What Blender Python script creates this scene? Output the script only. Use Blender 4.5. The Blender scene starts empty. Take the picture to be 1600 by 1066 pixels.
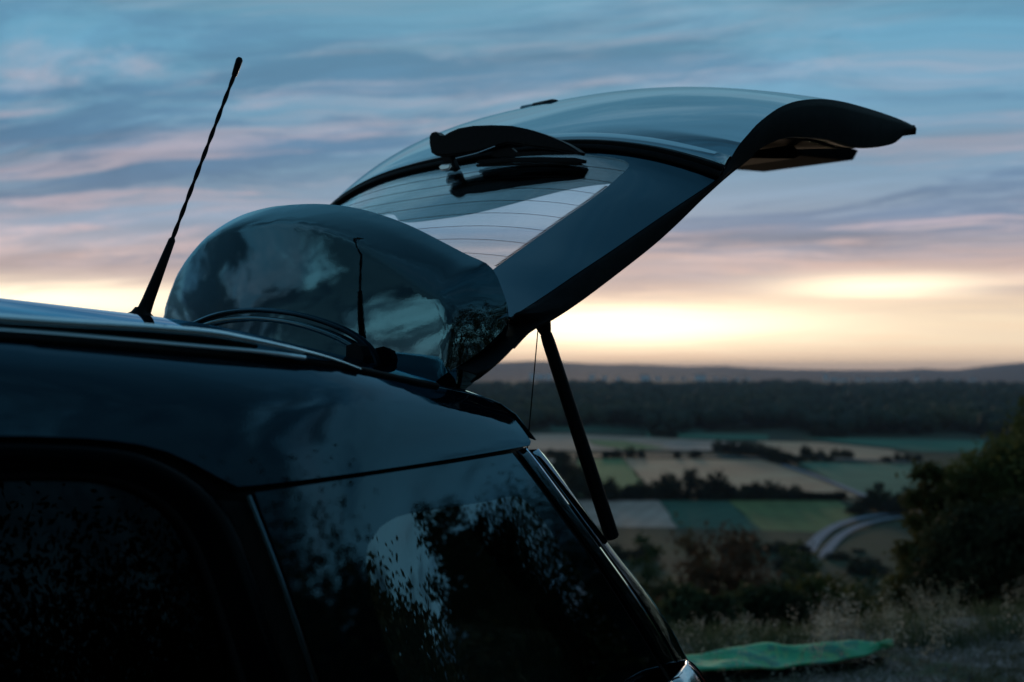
import bpy, bmesh, math, random
import numpy as np
from mathutils import Vector, Matrix, noise
from mathutils.geometry import delaunay_2d_cdt

random.seed(7); RNG = np.random.default_rng(7)
C = bpy.context.scene.collection
SC = bpy.context.scene

# ------------------------------------------------------------------ camera
# World: +X runs towards the rear of the car, +Y to its far side, Z up, ground beside the car at z = 0.
F = 1720.0                                   # focal length in pixels of the 1600 px wide photograph
CAMZ = 1.5
TH, PITCH = math.radians(42), math.atan(45 / F)
FWD = Vector((math.cos(TH) * math.cos(PITCH), math.sin(TH) * math.cos(PITCH), math.sin(PITCH)))
RIGHT = Vector((math.sin(TH), -math.cos(TH), 0))
UP = RIGHT.cross(FWD)
CAM = Vector((0, 0, CAMZ))
cd = bpy.data.cameras.new('camera'); cam = bpy.data.objects.new('camera', cd); C.objects.link(cam)
M3 = Matrix((RIGHT, UP, -FWD)).transposed()
cam.matrix_world = Matrix.Translation(CAM) @ M3.to_4x4()
cd.sensor_width = 36; cd.lens = 36 * F / 1600
cd.clip_start = .05; cd.clip_end = 90000
cd.dof.use_dof = True; cd.dof.focus_distance = 2.05; cd.dof.aperture_fstop = 3.4
SC.camera = cam

# ------------------------------------------------------------------ sky and light
SUN_AZ = TH - math.atan(150 / F)             # azimuth of the afterglow, from +X towards +Y
SUN_EL = math.radians(4.0)
SC.view_settings.view_transform = 'Standard'; SC.view_settings.look = 'None'
SC.view_settings.exposure = 0; SC.view_settings.gamma = 1
try: SC.view_settings.use_curve_mapping = False
except Exception: pass
SC.cycles.use_denoising = True
SC.cycles.max_bounces = 8; SC.cycles.transparent_max_bounces = 16; SC.cycles.volume_bounces = 0
SC.cycles.sample_clamp_indirect = 6

class NT:
    def __init__(s, tree): s.t = tree; s.n = tree.nodes; s.l = tree.links
    def new(s, typ, **kw):
        nd = s.n.new(typ)
        for k, v in kw.items(): setattr(nd, k, v)
        return nd
    def set(s, sock, v):
        if isinstance(v, bpy.types.NodeSocket): s.l.new(v, sock)
        elif v is not None: sock.default_value = v
    def m(s, op, a, b=None, c=None, clamp=False):
        nd = s.new('ShaderNodeMath', operation=op); nd.use_clamp = clamp
        s.set(nd.inputs[0], a); s.set(nd.inputs[1], b)
        if c is not None: s.set(nd.inputs[2], c)
        return nd.outputs[0]
    def v(s, op, a, b=None):
        nd = s.new('ShaderNodeVectorMath', operation=op); s.set(nd.inputs[0], a)
        if b is not None: s.set(nd.inputs[1], b)
        return nd.outputs[1] if op in ('DOT_PRODUCT', 'LENGTH') else nd.outputs[0]
    def comb(s, x, y, z):
        nd = s.new('ShaderNodeCombineXYZ')
        for i, q in enumerate((x, y, z)): s.set(nd.inputs[i], q)
        return nd.outputs[0]
    def ramp(s, f, pts, interp='EASE'):
        nd = s.new('ShaderNodeValToRGB'); cr = nd.color_ramp; cr.interpolation = interp
        while len(cr.elements) < len(pts): cr.elements.new(.5)
        for e, (p, c) in zip(cr.elements, pts):
            e.position = p
            e.color = (c, c, c, 1) if isinstance(c, (int, float)) else (*c[:3], 1)
        s.set(nd.inputs[0], f); return nd.outputs[0]
    def noise(s, vec, scale=5, detail=4, rough=.5, dist=0, col=False):
        nd = s.new('ShaderNodeTexNoise'); s.set(nd.inputs['Vector'], vec)
        nd.inputs['Scale'].default_value = scale; nd.inputs['Detail'].default_value = detail
        nd.inputs['Roughness'].default_value = rough; nd.inputs['Distortion'].default_value = dist
        return nd.outputs[1 if col else 0]
    def mix(s, f, a, b, blend='MIX'):
        nd = s.new('ShaderNodeMix', data_type='RGBA', blend_type=blend)
        s.set(nd.inputs[0], f)
        for i, q in ((6, a), (7, b)):
            s.set(nd.inputs[i], q if isinstance(q, bpy.types.NodeSocket) else (*q[:3], 1))
        return nd.outputs[2]
    def sstep(s, x, a, b):
        nd = s.new('ShaderNodeMapRange', interpolation_type='SMOOTHSTEP'); s.set(nd.inputs[0], x)
        nd.inputs[1].default_value = a; nd.inputs[2].default_value = b
        return nd.outputs[0]

w = bpy.data.worlds.new('World'); SC.world = w; w.use_nodes = True
T = NT(w.node_tree); T.n.clear()
tc = T.new('ShaderNodeTexCoord'); D = T.v('NORMALIZE', tc.outputs['Generated'])
sp = T.new('ShaderNodeSeparateXYZ'); T.set(sp.inputs[0], D); dx, dy, dz = sp.outputs
el = T.m('MAXIMUM', dz, 0)
hl = T.m('SQRT', T.m('ADD', T.m('MULTIPLY', dx, dx), T.m('MULTIPLY', dy, dy)))
sx, sy = math.cos(SUN_AZ), math.sin(SUN_AZ)
q = T.m('ADD', T.m('MULTIPLY', dx, sx), T.m('MULTIPLY', dy, sy))
r = T.m('SUBTRACT', T.m('MULTIPLY', dx, sy), T.m('MULTIPLY', dy, sx))       # to the right of the afterglow
cosaz = T.m('DIVIDE', q, T.m('MAXIMUM', hl, .001))
sunside = T.sstep(cosaz, -.5, .95)
# clear air between the clouds, towards the afterglow and away from it
west = T.ramp(el, [(0, (.93, .64, .45)), (.022, (1.0, .80, .57)), (.045, (.92, .74, .53)), (.066, (.66, .51, .43)), (.088, (.50, .40, .40)),
                   (.125, (.27, .33, .43)), (.19, (.16, .31, .45)), (.28, (.13, .33, .48)), (.42, (.24, .47, .61)), (.62, (.23, .43, .57)), (.85, (.17, .31, .41)), (1, (.10, .20, .28))], 'LINEAR')
east = T.ramp(el, [(0, (.20, .19, .22)), (.08, (.30, .36, .40)), (.2, (.42, .78, .88)), (.42, (.13, .30, .39)), (.58, (.055, .15, .22)), (.75, (.03, .10, .16)), (1, (.02, .08, .14))], 'LINEAR')
base = T.mix(sunside, east, west)
# cloud sheet seen from below: direction projected on a plane
inv = T.m('DIVIDE', 1.0, T.m('ADD', el, .07))
P = T.comb(T.m('MULTIPLY', r, inv), T.m('MULTIPLY', q, inv), 0)
rot = T.new('ShaderNodeVectorRotate', rotation_type='Z_AXIS'); T.set(rot.inputs['Vector'], P); rot.inputs['Angle'].default_value = .12
PR = rot.outputs[0]
warp = T.noise(PR, .5, 3, .5, col=True)
PW = T.v('ADD', PR, T.v('MULTIPLY', T.v('SUBTRACT', warp, (.5, .5, .5)), (2.2, 1.3, 0)))
n1 = T.noise(T.v('MULTIPLY', PW, (.30, 1.25, 1)), 1.0, 8, .64, .35)
n2 = T.noise(T.v('ADD', T.v('MULTIPLY', PW, (.26, .85, 1)), (7.3, 2.1, 0)), 1.0, 8, .62, .45)
n3 = T.noise(T.v('ADD', T.v('MULTIPLY', PW, (.8, 3.4, 1)), (1.3, 9.1, 0)), 1.0, 7, .66, .4)
nF = T.noise(T.v('ADD', T.v('MULTIPLY', PW, (1.7, 3.6, 1)), (2.2, 8.8, 1)), 1.0, 9, .70, .15)
fF = T.m('MULTIPLY', T.m('SUBTRACT', nF, .5), .34)
n1 = T.m('ADD', n1, fF); n2 = T.m('SUBTRACT', n2, fF)
pinkmask = T.m('MULTIPLY', T.m('MULTIPLY', T.sstep(n1, .47, .62), T.sstep(n3, .30, .62)), T.m('ADD', T.m('MULTIPLY', sunside, .75), .25))
pinkcol = T.mix(sunside, (.19, .24, .31), T.ramp(el, [(0, (.95, .68, .48)), (.05, (.98, .76, .52)), (.085, (.72, .52, .46)), (.13, (.56, .44, .48)), (.2, (.42, .39, .47)), (.28, (.31, .39, .50)), (.6, (.24, .38, .50)), (1, (.12, .24, .34))], 'LINEAR'))
greymask = T.m('MULTIPLY', T.sstep(n2, .46, .57), T.ramp(el, [(0, .0), (.045, .12), (.075, .6), (.12, .85), (.3, .8), (1, .85)], 'LINEAR'))
greycol = T.mix(sunside, (.016, .036, .058), T.ramp(el, [(0, (.60, .45, .38)), (.07, (.50, .41, .40)), (.095, (.30, .30, .37)), (.13, (.15, .22, .34)), (.2, (.09, .20, .34)), (.35, (.11, .28, .42)), (.7, (.09, .24, .36)), (1, (.06, .17, .27))], 'LINEAR'))
c1 = T.mix(greymask, base, greycol)
n4 = T.noise(T.v('ADD', T.v('MULTIPLY', PW, (.34, 1.05, 1)), (3.9, 5.2, 0)), 1.0, 8, .6, .5)
heavy = T.m('MULTIPLY', T.m('MULTIPLY', T.sstep(n4, .455, .53), T.m('SUBTRACT', 1, T.sstep(cosaz, .3, .85))), T.ramp(el, [(0, .5), (.06, .95), (.4, .9), (.7, .5), (1, .3)], 'LINEAR'))
c2 = T.mix(T.m('MULTIPLY', pinkmask, .85), c1, pinkcol)
c2 = T.mix(heavy, c2, T.ramp(el, [(0, (.17, .15, .15)), (.07, (.04, .06, .08)), (.15, (.012, .030, .048)), (1, (.012, .035, .06))], 'LINEAR'))
n5 = T.noise(T.v('ADD', T.v('MULTIPLY', PW, (1.1, 3.6, 1)), (4.4, 0, 2)), 1.0, 8, .68, .6)
n6 = T.noise(T.v('ADD', T.v('MULTIPLY', PW, (.42, .9, 1)), (0, 6.4, 5)), 1.0, 6, .6, .6)
fine = T.m('ADD', T.m('MULTIPLY', T.m('SUBTRACT', n5, .5), .40), T.m('MULTIPLY', T.m('SUBTRACT', n6, .5), 1.0))
c2 = T.mix(1, c2, T.m('ADD', 1, T.m('MULTIPLY', fine, T.sstep(el, .03, .10))), 'MULTIPLY')
# two bright breaks just above the horizon around the hidden sun
def spot(az_px, elv, wa, we, col, c):
    a0 = TH - math.atan((az_px - 800) / F); ax, ay = math.cos(a0), math.sin(a0)
    side = T.m('DIVIDE', T.m('SUBTRACT', T.m('MULTIPLY', dx, ay), T.m('MULTIPLY', dy, ax)), wa)
    frontw = T.m('GREATER_THAN', T.m('ADD', T.m('MULTIPLY', dx, ax), T.m('MULTIPLY', dy, ay)), 0)
    wob = T.m('MULTIPLY', T.m('SUBTRACT', n3, .5), 1.6)
    e2 = T.m('ADD', T.m('DIVIDE', T.m('SUBTRACT', dz, elv), we), wob)
    g = T.m('EXPONENT', T.m('MULTIPLY', T.m('ADD', T.m('MULTIPLY', side, side), T.m('MULTIPLY', e2, e2)), -1))
    return T.mix(T.m('MULTIPLY', g, frontw), c, col)
c3 = spot(960, .040, .17, .017, (1.9, 1.62, 1.18), c2)
c3 = spot(60, .058, .18, .014, (1.6, 1.34, .96), c3)
c3 = spot(1375, .072, .085, .0105, (1.5, 1.25, .90), c3)
# below the horizon the dome carries the dusk haze down
low = T.m('LESS_THAN', dz, 0)
c4 = T.mix(low, c3, T.mix(sunside, (.05, .06, .08), (.16, .13, .12)))
sky = T.new('ShaderNodeTexSky', sky_type='NISHITA'); sky.sun_disc = False
sky.sun_elevation = SUN_EL; sky.sun_rotation = math.radians(90) - SUN_AZ
b1 = T.new('ShaderNodeBackground'); T.set(b1.inputs[0], c4); b1.inputs[1].default_value = 1.07
b2 = T.new('ShaderNodeBackground'); T.set(b2.inputs[0], sky.outputs[0]); b2.inputs[1].default_value = .0025
ad = T.new('ShaderNodeAddShader'); T.l.new(b1.outputs[0], ad.inputs[0]); T.l.new(b2.outputs[0], ad.inputs[1])
wo = T.new('ShaderNodeOutputWorld'); T.l.new(ad.outputs[0], wo.inputs[0])

sd = bpy.data.lights.new('sun', 'SUN'); sun = bpy.data.objects.new('sun', sd); C.objects.link(sun)
sd.energy = .95; sd.angle = math.radians(5); sd.color = (1, .72, .48)
sun.rotation_euler = Vector((math.cos(SUN_AZ) * math.cos(SUN_EL), math.sin(SUN_AZ) * math.cos(SUN_EL), math.sin(SUN_EL))).to_track_quat('Z', 'Y').to_euler()

# ------------------------------------------------------------------ helpers
def ray(px, py): return (FWD + RIGHT * ((px - 800) / F) + UP * ((533 - py) / F))
def onplane(px, py, p0, n):
    d = ray(px, py); n = Vector(n); return CAM + d * ((Vector(p0) - CAM).dot(n) / d.dot(n))
def onX(px, py, X): return onplane(px, py, (X, 0, 0), (1, 0, 0))
def onY(px, py, Y): return onplane(px, py, (0, Y, 0), (0, 1, 0))
def onZ(px, py, Z): return onplane(px, py, (0, 0, Z), (0, 0, 1))
def atdist(px, py, t): return CAM + ray(px, py) * t            # t = depth along the optical axis

def spline(pts, n, closed=False):
    """Catmull-Rom through points (tuples or Vectors), resampled to about n points by arc length."""
    p = [Vector(a) for a in pts]
    out = []
    m = len(p)
    for i in range(m if closed else m - 1):
        if closed: a, b, c, d = p[i - 1], p[i], p[(i + 1) % m], p[(i + 2) % m]
        else: a, b, c, d = p[max(i - 1, 0)], p[i], p[i + 1], p[min(i + 2, m - 1)]
        for k in range(16):
            t = k / 16
            out.append(.5 * ((2 * b) + (c - a) * t + (2 * a - 5 * b + 4 * c - d) * t * t + (3 * b - a - 3 * c + d) * t ** 3))
    out.append(p[0].copy() if closed else p[-1].copy())
    L = [0]
    for i in range(1, len(out)): L.append(L[-1] + (out[i] - out[i - 1]).length)
    res = []; j = 0
    cnt = n if closed else n - 1
    for i in range(n):
        s = L[-1] * i / cnt
        while j < len(L) - 2 and L[j + 1] < s: j += 1
        f = 0 if L[j + 1] == L[j] else (s - L[j]) / (L[j + 1] - L[j])
        res.append(out[j].lerp(out[j + 1], min(max(f, 0), 1)))
    return res

class F1:
    """natural cubic spline y(x)"""
    def __init__(s, xs, ys):
        xs = np.array(xs, float); ys = np.array(ys, float); n = len(xs); h = np.diff(xs)
        A = np.zeros((n, n)); b = np.zeros(n); A[0, 0] = A[-1, -1] = 1
        for i in range(1, n - 1):
            A[i, i - 1] = h[i - 1]; A[i, i] = 2 * (h[i - 1] + h[i]); A[i, i + 1] = h[i]
            b[i] = 3 * ((ys[i + 1] - ys[i]) / h[i] - (ys[i] - ys[i - 1]) / h[i - 1])
        c = np.linalg.solve(A, b); s.x, s.y, s.c, s.h = xs, ys, c, h
        s.b = np.diff(ys) / h - h * (2 * c[:-1] + c[1:]) / 3; s.d = np.diff(c) / (3 * h)
    def __call__(s, x):
        x0 = min(max(x, s.x[0]), s.x[-1]); i = min(max(int(np.searchsorted(s.x, x0)) - 1, 0), len(s.h) - 1); t = x0 - s.x[i]
        v = s.y[i] + s.b[i] * t + s.c[i] * t * t + s.d[i] * t ** 3
        if x > s.x[-1]: v += (x - s.x[-1]) * (s.b[-1] + 2 * s.c[-2] * s.h[-1] + 3 * s.d[-1] * s.h[-1] ** 2)
        if x < s.x[0]: v += (x - s.x[0]) * s.b[0]
        return float(v)

def mesh_obj(name, verts, faces, mat, parent=None, smooth=True, sharp=40):
    me = bpy.data.meshes.new(name); me.from_pydata([tuple(v) for v in verts], [], faces); me.validate()
    return finish(name, me, mat, parent, smooth, sharp)
def finish(name, me, mat, parent=None, smooth=True, sharp=40):
    for m_ in (mat if isinstance(mat, (list, tuple)) else [mat]):
        if m_: me.materials.append(m_)
    if smooth:
        me.polygons.foreach_set('use_smooth', [True] * len(me.polygons))
        if sharp: me.set_sharp_from_angle(angle=math.radians(sharp))
    o = bpy.data.objects.new(name, me); C.objects.link(o)
    if parent: o.parent = parent
    return o
def bm_obj(name, bm, mat, parent=None, smooth=True, sharp=40, recalc=True):
    if recalc: bmesh.ops.recalc_face_normals(bm, faces=bm.faces)
    me = bpy.data.meshes.new(name); bm.to_mesh(me); bm.free()
    return finish(name, me, mat, parent, smooth, sharp)
def tag(o, label=None, cat=None, group=None, kind=None):
    for k, v in (('label', label), ('category', cat), ('group', group), ('kind', kind)):
        if v: o[k] = v
    return o
def empty(name, label, cat, loc=(0, 0, 0), group=None):
    o = bpy.data.objects.new(name, None); C.objects.link(o); o.location = loc; o.empty_display_size = .1
    return tag(o, label, cat, group)
def np_mesh(name, V, Fc):
    """V (n,3) float, Fc (m,k) int"""
    me = bpy.data.meshes.new(name); V = np.asarray(V, np.float32); Fc = np.asarray(Fc, np.int32); k = Fc.shape[1]
    me.vertices.add(len(V)); me.vertices.foreach_set('co', V.ravel())
    me.loops.add(Fc.size); me.loops.foreach_set('vertex_index', Fc.ravel())
    me.polygons.add(len(Fc)); me.polygons.foreach_set('loop_start', np.arange(0, Fc.size, k, dtype=np.int32))
    me.update(calc_edges=True); return me

def add_tube(bm, pts, rad, seg=10, cap=True, flat=None):
    """tube along pts; rad float or list; flat=(a,b) squashes the section on the side/up axes"""
    pts = [Vector(p) for p in pts]; n = len(pts); rads = rad if isinstance(rad, (list, tuple)) else [rad] * n
    rings = []; prev = None
    for i, p in enumerate(pts):
        d = (pts[min(i + 1, n - 1)] - pts[max(i - 1, 0)]).normalized()
        if prev is None: u = d.cross(Vector((0, 0, 1))); u = u if u.length > .05 else d.cross(Vector((0, 1, 0)))
        else: u = prev - d * prev.dot(d)
        u.normalize(); prev = u; v_ = d.cross(u)
        fa, fb = flat or (1, 1)
        rings.append([bm.verts.new(p + (u * math.cos(2 * math.pi * k / seg) * fa + v_ * math.sin(2 * math.pi * k / seg) * fb) * rads[i]) for k in range(seg)])
    for a, b in zip(rings, rings[1:]):
        for k in range(seg): bm.faces.new((a[k], a[(k + 1) % seg], b[(k + 1) % seg], b[k]))
    if cap: bm.faces.new(rings[0][::-1]); bm.faces.new(rings[-1])
def tube(name, pts, rad, mat, parent=None, seg=10, flat=None):
    bm = bmesh.new(); add_tube(bm, pts, rad, seg, True, flat); return bm_obj(name, bm, mat, parent)
def add_box(bm, c, s, rot=None):
    m = Matrix.Translation(c) @ (rot.to_4x4() if rot else Matrix()) @ Matrix.Diagonal((*s, 1))
    return bmesh.ops.create_cube(bm, size=1, matrix=m)['verts']
def box(name, c, s, mat, parent=None, rot=None, bev=.004):
    bm = bmesh.new(); add_box(bm, c, s, rot)
    if bev: bmesh.ops.bevel(bm, geom=list(bm.edges), offset=bev, segments=2, affect='EDGES')
    return bm_obj(name, bm, mat, parent)
def grid_faces(nr, nc, off=0, closed=False):
    f = []
    for i in range(nr - 1):
        for j in range(nc if closed else nc - 1):
            j2 = (j + 1) % nc
            f.append((off + i * nc + j, off + i * nc + j2, off + (i + 1) * nc + j2, off + (i + 1) * nc + j))
    return f
def loft(name, rows, mat, parent=None, closed=False, thick=0, sharp=40):
    """rows: lists of equally many points; optional inward thickness along the vertex normals"""
    nr, nc = len(rows), len(rows[0]); V = [Vector(p) for r_ in rows for p in r_]; Fc = grid_faces(nr, nc, 0, closed)
    o = mesh_obj(name, V, Fc, mat, parent, sharp=sharp)
    if thick:
        md = o.modifiers.new('thickness', 'SOLIDIFY'); md.thickness = abs(thick); md.offset = -1 if thick > 0 else 1
    return o
def inpoly(p, poly):
    x, y = p; c = False; n = len(poly)
    for i in range(n):
        x1, y1 = poly[i]; x2, y2 = poly[i - 1]
        if (y1 > y) != (y2 > y) and x < (x2 - x1) * (y - y1) / (y2 - y1) + x1: c = not c
    return c
def cdt(poly, step):
    """triangulate a 2-D outline with inner grid points; returns points, tris, boundary size"""
    b = []
    n = len(poly)
    for i in range(n):
        p, q_ = Vector(poly[i]), Vector(poly[(i + 1) % n]); k = max(1, int((q_ - p).length / step + .5))
        for j in range(k): b.append(p.lerp(q_, j / k))
    nb = len(b); bt = [tuple(v) for v in b]; B = np.array(bt)
    x0, y0 = B.min(0); x1, y1 = B.max(0); ins = []
    row = 0; y = y0 + step * .5
    while y < y1:
        x = x0 + (step * .5 if row % 2 else 0)
        while x < x1:
            if ((B[:, 0] - x) ** 2 + (B[:, 1] - y) ** 2).min() > (.45 * step) ** 2 and inpoly((x, y), bt): ins.append(Vector((x, y)))
            x += step
        y += step * .87; row += 1
    res = delaunay_2d_cdt(b + ins, [], [list(range(nb))], 1, 1e-7)
    return res[0], res[2]
def patch(name, poly, step, surf, mat, parent=None, off=0., thick=.003):
    """a panel: outline in a 2-D parameter plane laid on surf(x, y) -> (point, outward normal)"""
    vs, fs = cdt(poly, step); V = []; N = []; n = len(vs)
    for v_ in vs:
        p, nn = surf(v_[0], v_[1]); V.append(p + nn * off); N.append(nn)
    for i in range(n): V.append(V[i] - N[i] * thick)
    cnt = {}
    tri = []
    for f in fs:
        f = list(f); a, b_, c_ = (V[f[0]], V[f[1]], V[f[2]])
        if (b_ - a).cross(c_ - a).dot(N[f[0]]) < 0: f.reverse()
        tri.append(f)
        for i in range(len(f)): e = (f[i], f[(i + 1) % len(f)]); cnt[e] = 1
    Fc = [tuple(f) for f in tri] + [tuple(n + i for i in reversed(f)) for f in tri]
    nt = len(Fc)
    for (a, b_) in cnt:
        if (b_, a) not in cnt: Fc.append((b_, a, a + n, b_ + n))
    me = bpy.data.meshes.new(name); me.from_pydata([tuple(v_) for v_ in V], [], Fc)
    me.polygons.foreach_set('use_smooth', [True] * len(me.polygons))
    nl = []
    for p in me.polygons:
        for vi in p.vertices:
            if p.index < nt // 2: nl.append(tuple(N[vi]))
            elif p.index < nt: nl.append(tuple(-N[vi - n]))
            else: nl.append(tuple(p.normal))
    me.normals_split_custom_set(nl)
    return finish(name, me, mat, parent, smooth=False)
def mirror_copy(o, yc, parent=None, name=None):
    me = o.data.copy(); 
    for v_ in me.vertices: v_.co.y = 2 * yc - v_.co.y
    me.flip_normals() if not me.has_custom_normals else None
    c_ = o.copy(); c_.data = me
    if name: c_.name = name
    C.objects.link(c_); c_.parent = parent or o.parent
    return c_

# ------------------------------------------------------------------ materials
def mat(name, col=(.5, .5, .5), rough=.5, metal=0, coat=0, ior=1.5, spec=.5, fn=None, bump=None):
    m = bpy.data.materials.new(name); m.use_nodes = True; t = NT(m.node_tree); b = m.node_tree.nodes['Principled BSDF']
    b.inputs['Base Color'].default_value = (*col, 1); b.inputs['Roughness'].default_value = rough; b.inputs['Metallic'].default_value = metal
    b.inputs['Coat Weight'].default_value = coat; b.inputs['Coat Roughness'].default_value = .01; b.inputs['IOR'].default_value = ior
    b.inputs['Specular IOR Level'].default_value = spec
    if fn: fn(t, b)
    return m
def geo(t): return t.new('ShaderNodeNewGeometry').outputs['Position']
def objc(t): return t.new('ShaderNodeTexCoord').outputs['Object']
def varied(c1, c2, scale, rough=.8, c3=None, detail=6, bump=0, stretch=(1, 1, 1), objrand=0, trans=0):
    def fn(t, b):
        p = t.v('MULTIPLY', geo(t), stretch); n = t.noise(p, scale, detail, .6)
        col = t.mix(t.sstep(n, .35, .65), c1, c2)
        if c3: col = t.mix(t.sstep(t.noise(p, scale * .23, 3, .5), .5, .68), col, c3)
        if objrand:
            oi = t.new('ShaderNodeObjectInfo').outputs['Random']
            hv = t.new('ShaderNodeHueSaturation'); t.set(hv.inputs['Color'], col)
            t.set(hv.inputs['Value'], t.m('ADD', t.m('MULTIPLY', oi, objrand), 1 - objrand / 2)); t.set(hv.inputs['Hue'], t.m('ADD', t.m('MULTIPLY', oi, .05), .475)); col = hv.outputs[0]
        t.set(b.inputs['Base Color'], col)
        if bump:
            bp = t.new('ShaderNodeBump'); bp.inputs['Strength'].default_value = bump; t.set(bp.inputs['Height'], n); t.set(b.inputs['Normal'], bp.outputs[0])
        if trans:
            tr = t.new('ShaderNodeBsdfTranslucent'); t.set(tr.inputs[0], col); mx = t.new('ShaderNodeMixShader'); mx.inputs[0].default_value = trans
            out = t.n['Material Output']; t.l.new(b.outputs[0], mx.inputs[1]); t.l.new(tr.outputs[0], mx.inputs[2]); t.l.new(mx.outputs[0], out.inputs[0])
        b.inputs['Roughness'].default_value = rough; b.inputs['Specular IOR Level'].default_value = .12
    return fn
def paint(name, base, refl, flake=.0, dust=.03, tint=(.80, .95, 1)):
    """dark clear-coated paint: a mirror layer over a dark base, with faint dust and orange peel"""
    m = bpy.data.materials.new(name); m.use_nodes = True; t = NT(m.node_tree); b = m.node_tree.nodes['Principled BSDF']
    p = geo(t); n = t.noise(p, 9, 5, .6)
    t.set(b.inputs['Base Color'], t.mix(t.m('MULTIPLY', t.sstep(n, .45, .8), dust), base, (.16, .16, .15)))
    b.inputs['Roughness'].default_value = .5; b.inputs['Specular IOR Level'].default_value = 0
    g = t.new('ShaderNodeBsdfGlossy'); g.inputs['Roughness'].default_value = .012; g.inputs['Color'].default_value = (*tint, 1)
    bp = t.new('ShaderNodeBump'); bp.inputs['Strength'].default_value = .03; bp.inputs['Distance'].default_value = .0006
    t.set(bp.inputs['Height'], t.noise(p, 260, 2, .5)); t.set(g.inputs['Normal'], bp.outputs[0])
    fr = t.new('ShaderNodeFresnel'); bk = t.new('ShaderNodeNewGeometry').outputs['Backfacing']
    t.set(fr.inputs[0], t.m('ADD', refl, t.m('MULTIPLY', bk, 1 / refl - refl)))
    mx = t.new('ShaderNodeMixShader'); t.l.new(fr.outputs[0], mx.inputs[0]); t.l.new(b.outputs[0], mx.inputs[1]); t.l.new(g.outputs[0], mx.inputs[2])
    t.l.new(mx.outputs[0], t.n['Material Output'].inputs[0]); return m
def glass(name, tint, refl, base=(.002, .003, .004), streak=0):
    m = bpy.data.materials.new(name); m.use_nodes = True; t = NT(m.node_tree); t.n.remove(t.n['Principled BSDF'])
    tr = t.new('ShaderNodeBsdfTransparent'); tr.inputs[0].default_value = (*tint, 1)
    g = t.new('ShaderNodeBsdfGlossy'); g.inputs['Roughness'].default_value = 0; g.inputs['Color'].default_value = (.62, .88, 1, 1) if tint[0] < .5 else (.85, .97, 1, 1)
    fr = t.new('ShaderNodeFresnel'); bk = t.new('ShaderNodeNewGeometry').outputs['Backfacing']
    t.set(fr.inputs[0], t.m('ADD', refl, t.m('MULTIPLY', bk, 1 / refl - refl)))
    mx = t.new('ShaderNodeMixShader'); t.l.new(fr.outputs[0], mx.inputs[0]); t.l.new(tr.outputs[0], mx.inputs[1]); t.l.new(g.outputs[0], mx.inputs[2])
    t.l.new(mx.outputs[0], t.n['Material Output'].inputs[0]); return m

PAINT = paint('car_paint', (.0008, .004, .008), 1.66, tint=(.42, .78, 1), dust=.006)
GLOSS = paint('spoiler_gloss_black', (.001, .003, .005), 2.4, dust=.004, tint=(.52, .88, 1))
GATE_SKYLIT = paint('car_paint_sky_lit', (.08, .20, .26), 14, tint=(.84, .97, 1))  # brighter copy of the car paint: the gate's sky reflection put into colour and gloss
PILLARG = paint('pillar_gloss_black', (.001, .002, .003), 1.35, tint=(.5, .82, 1), dust=.005)
RUBBER = mat('rubber', (.004, .004, .005), .55, spec=.25, fn=varied((.003, .003, .004), (.007, .007, .008), 60, .55))
PLASTIC = mat('black_plastic', (.006, .007, .009), .5, spec=.2, fn=varied((.003, .004, .005), (.006, .007, .009), 120, .5, bump=.05))
MATTE = mat('matte_black', (.004, .005, .006), 1, spec=.02)
TRIM = mat('interior_trim', (.012, .013, .015), .9, spec=.08, fn=varied((.004, .0045, .006), (.007, .008, .010), 80, .9, bump=.08))
SEATM = mat('seat_fabric', (.02, .02, .022), .9, fn=varied((.014, .015, .017), (.024, .024, .026), 200, .9, bump=.2))
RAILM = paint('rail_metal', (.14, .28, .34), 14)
FRIT = paint('window_frit', (.0005, .002, .003), 1.7, dust=.0, tint=(.45, .8, 1))
FRIT_G = paint('tailgate_frit', (.001, .004, .008), 1.75, dust=.0, tint=(.42, .8, 1))
G_SIDE = glass('tinted_side_glass', (.03, .04, .05), 1.25)
G_QUART = glass('tinted_quarter_glass', (.10, .14, .13), 2.15)
G_REAR = glass('rear_glass', (.86, .90, .92), 1.9)
CHROME = mat('lamp_chrome', (.55, .56, .58), .12, metal=1)
LAMP = mat('lamp_lens', (.25, .02, .02), .08, coat=1)
TYRE = mat('tyre_rubber', (.012, .012, .012), .85)
RIM = mat('rim_alloy', (.35, .36, .38), .3, metal=1)
#@@PART2
# ================================================================== the car
HAZE_D = 3.4e-5
YC = 1.78                                    # centre plane of the car
Z = lambda zr: zr + CAMZ                     # heights below are written relative to the camera
car = empty('car', 'dark blue estate car parked at the hill edge with its tailgate raised', 'car', (-.4, YC, 0))
CARP = bpy.data.objects['car']
car_inv = Matrix.Translation((.4, -YC, 0))
W0 = F1([-1.3, -.6, 0, .6, .9, 1.2, 1.45, 1.7], [.52, .55, .565, .562, .55, .528, .504, .480])
ES = F1([-1.3, -.9, -.4, 0, .52, .86, 1.02, 1.10, 1.285, 1.45, 1.7, 1.9], [-.02, .022, .045, .046, .034, .0145, .002, -.0105, -.038, -.068, -.118, -.16])
def wside(X, zr):
    """half width of the body side at station X, height zr"""
    s = max(ES(X) - zr, 0); zb = -.56
    if zr > zb: return W0(X) + .028 * (1 - math.exp(-s / .028)) + .40 * s - .02 * s * s
    s0 = ES(X) - zb; k = W0(X) + .028 + .40 * s0 - .02 * s0 * s0; d = zb - zr
    return k + .075 * (1 - math.exp(-d / .05)) + .03 * math.sin(min(d / .8, 1) * math.pi)
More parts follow.
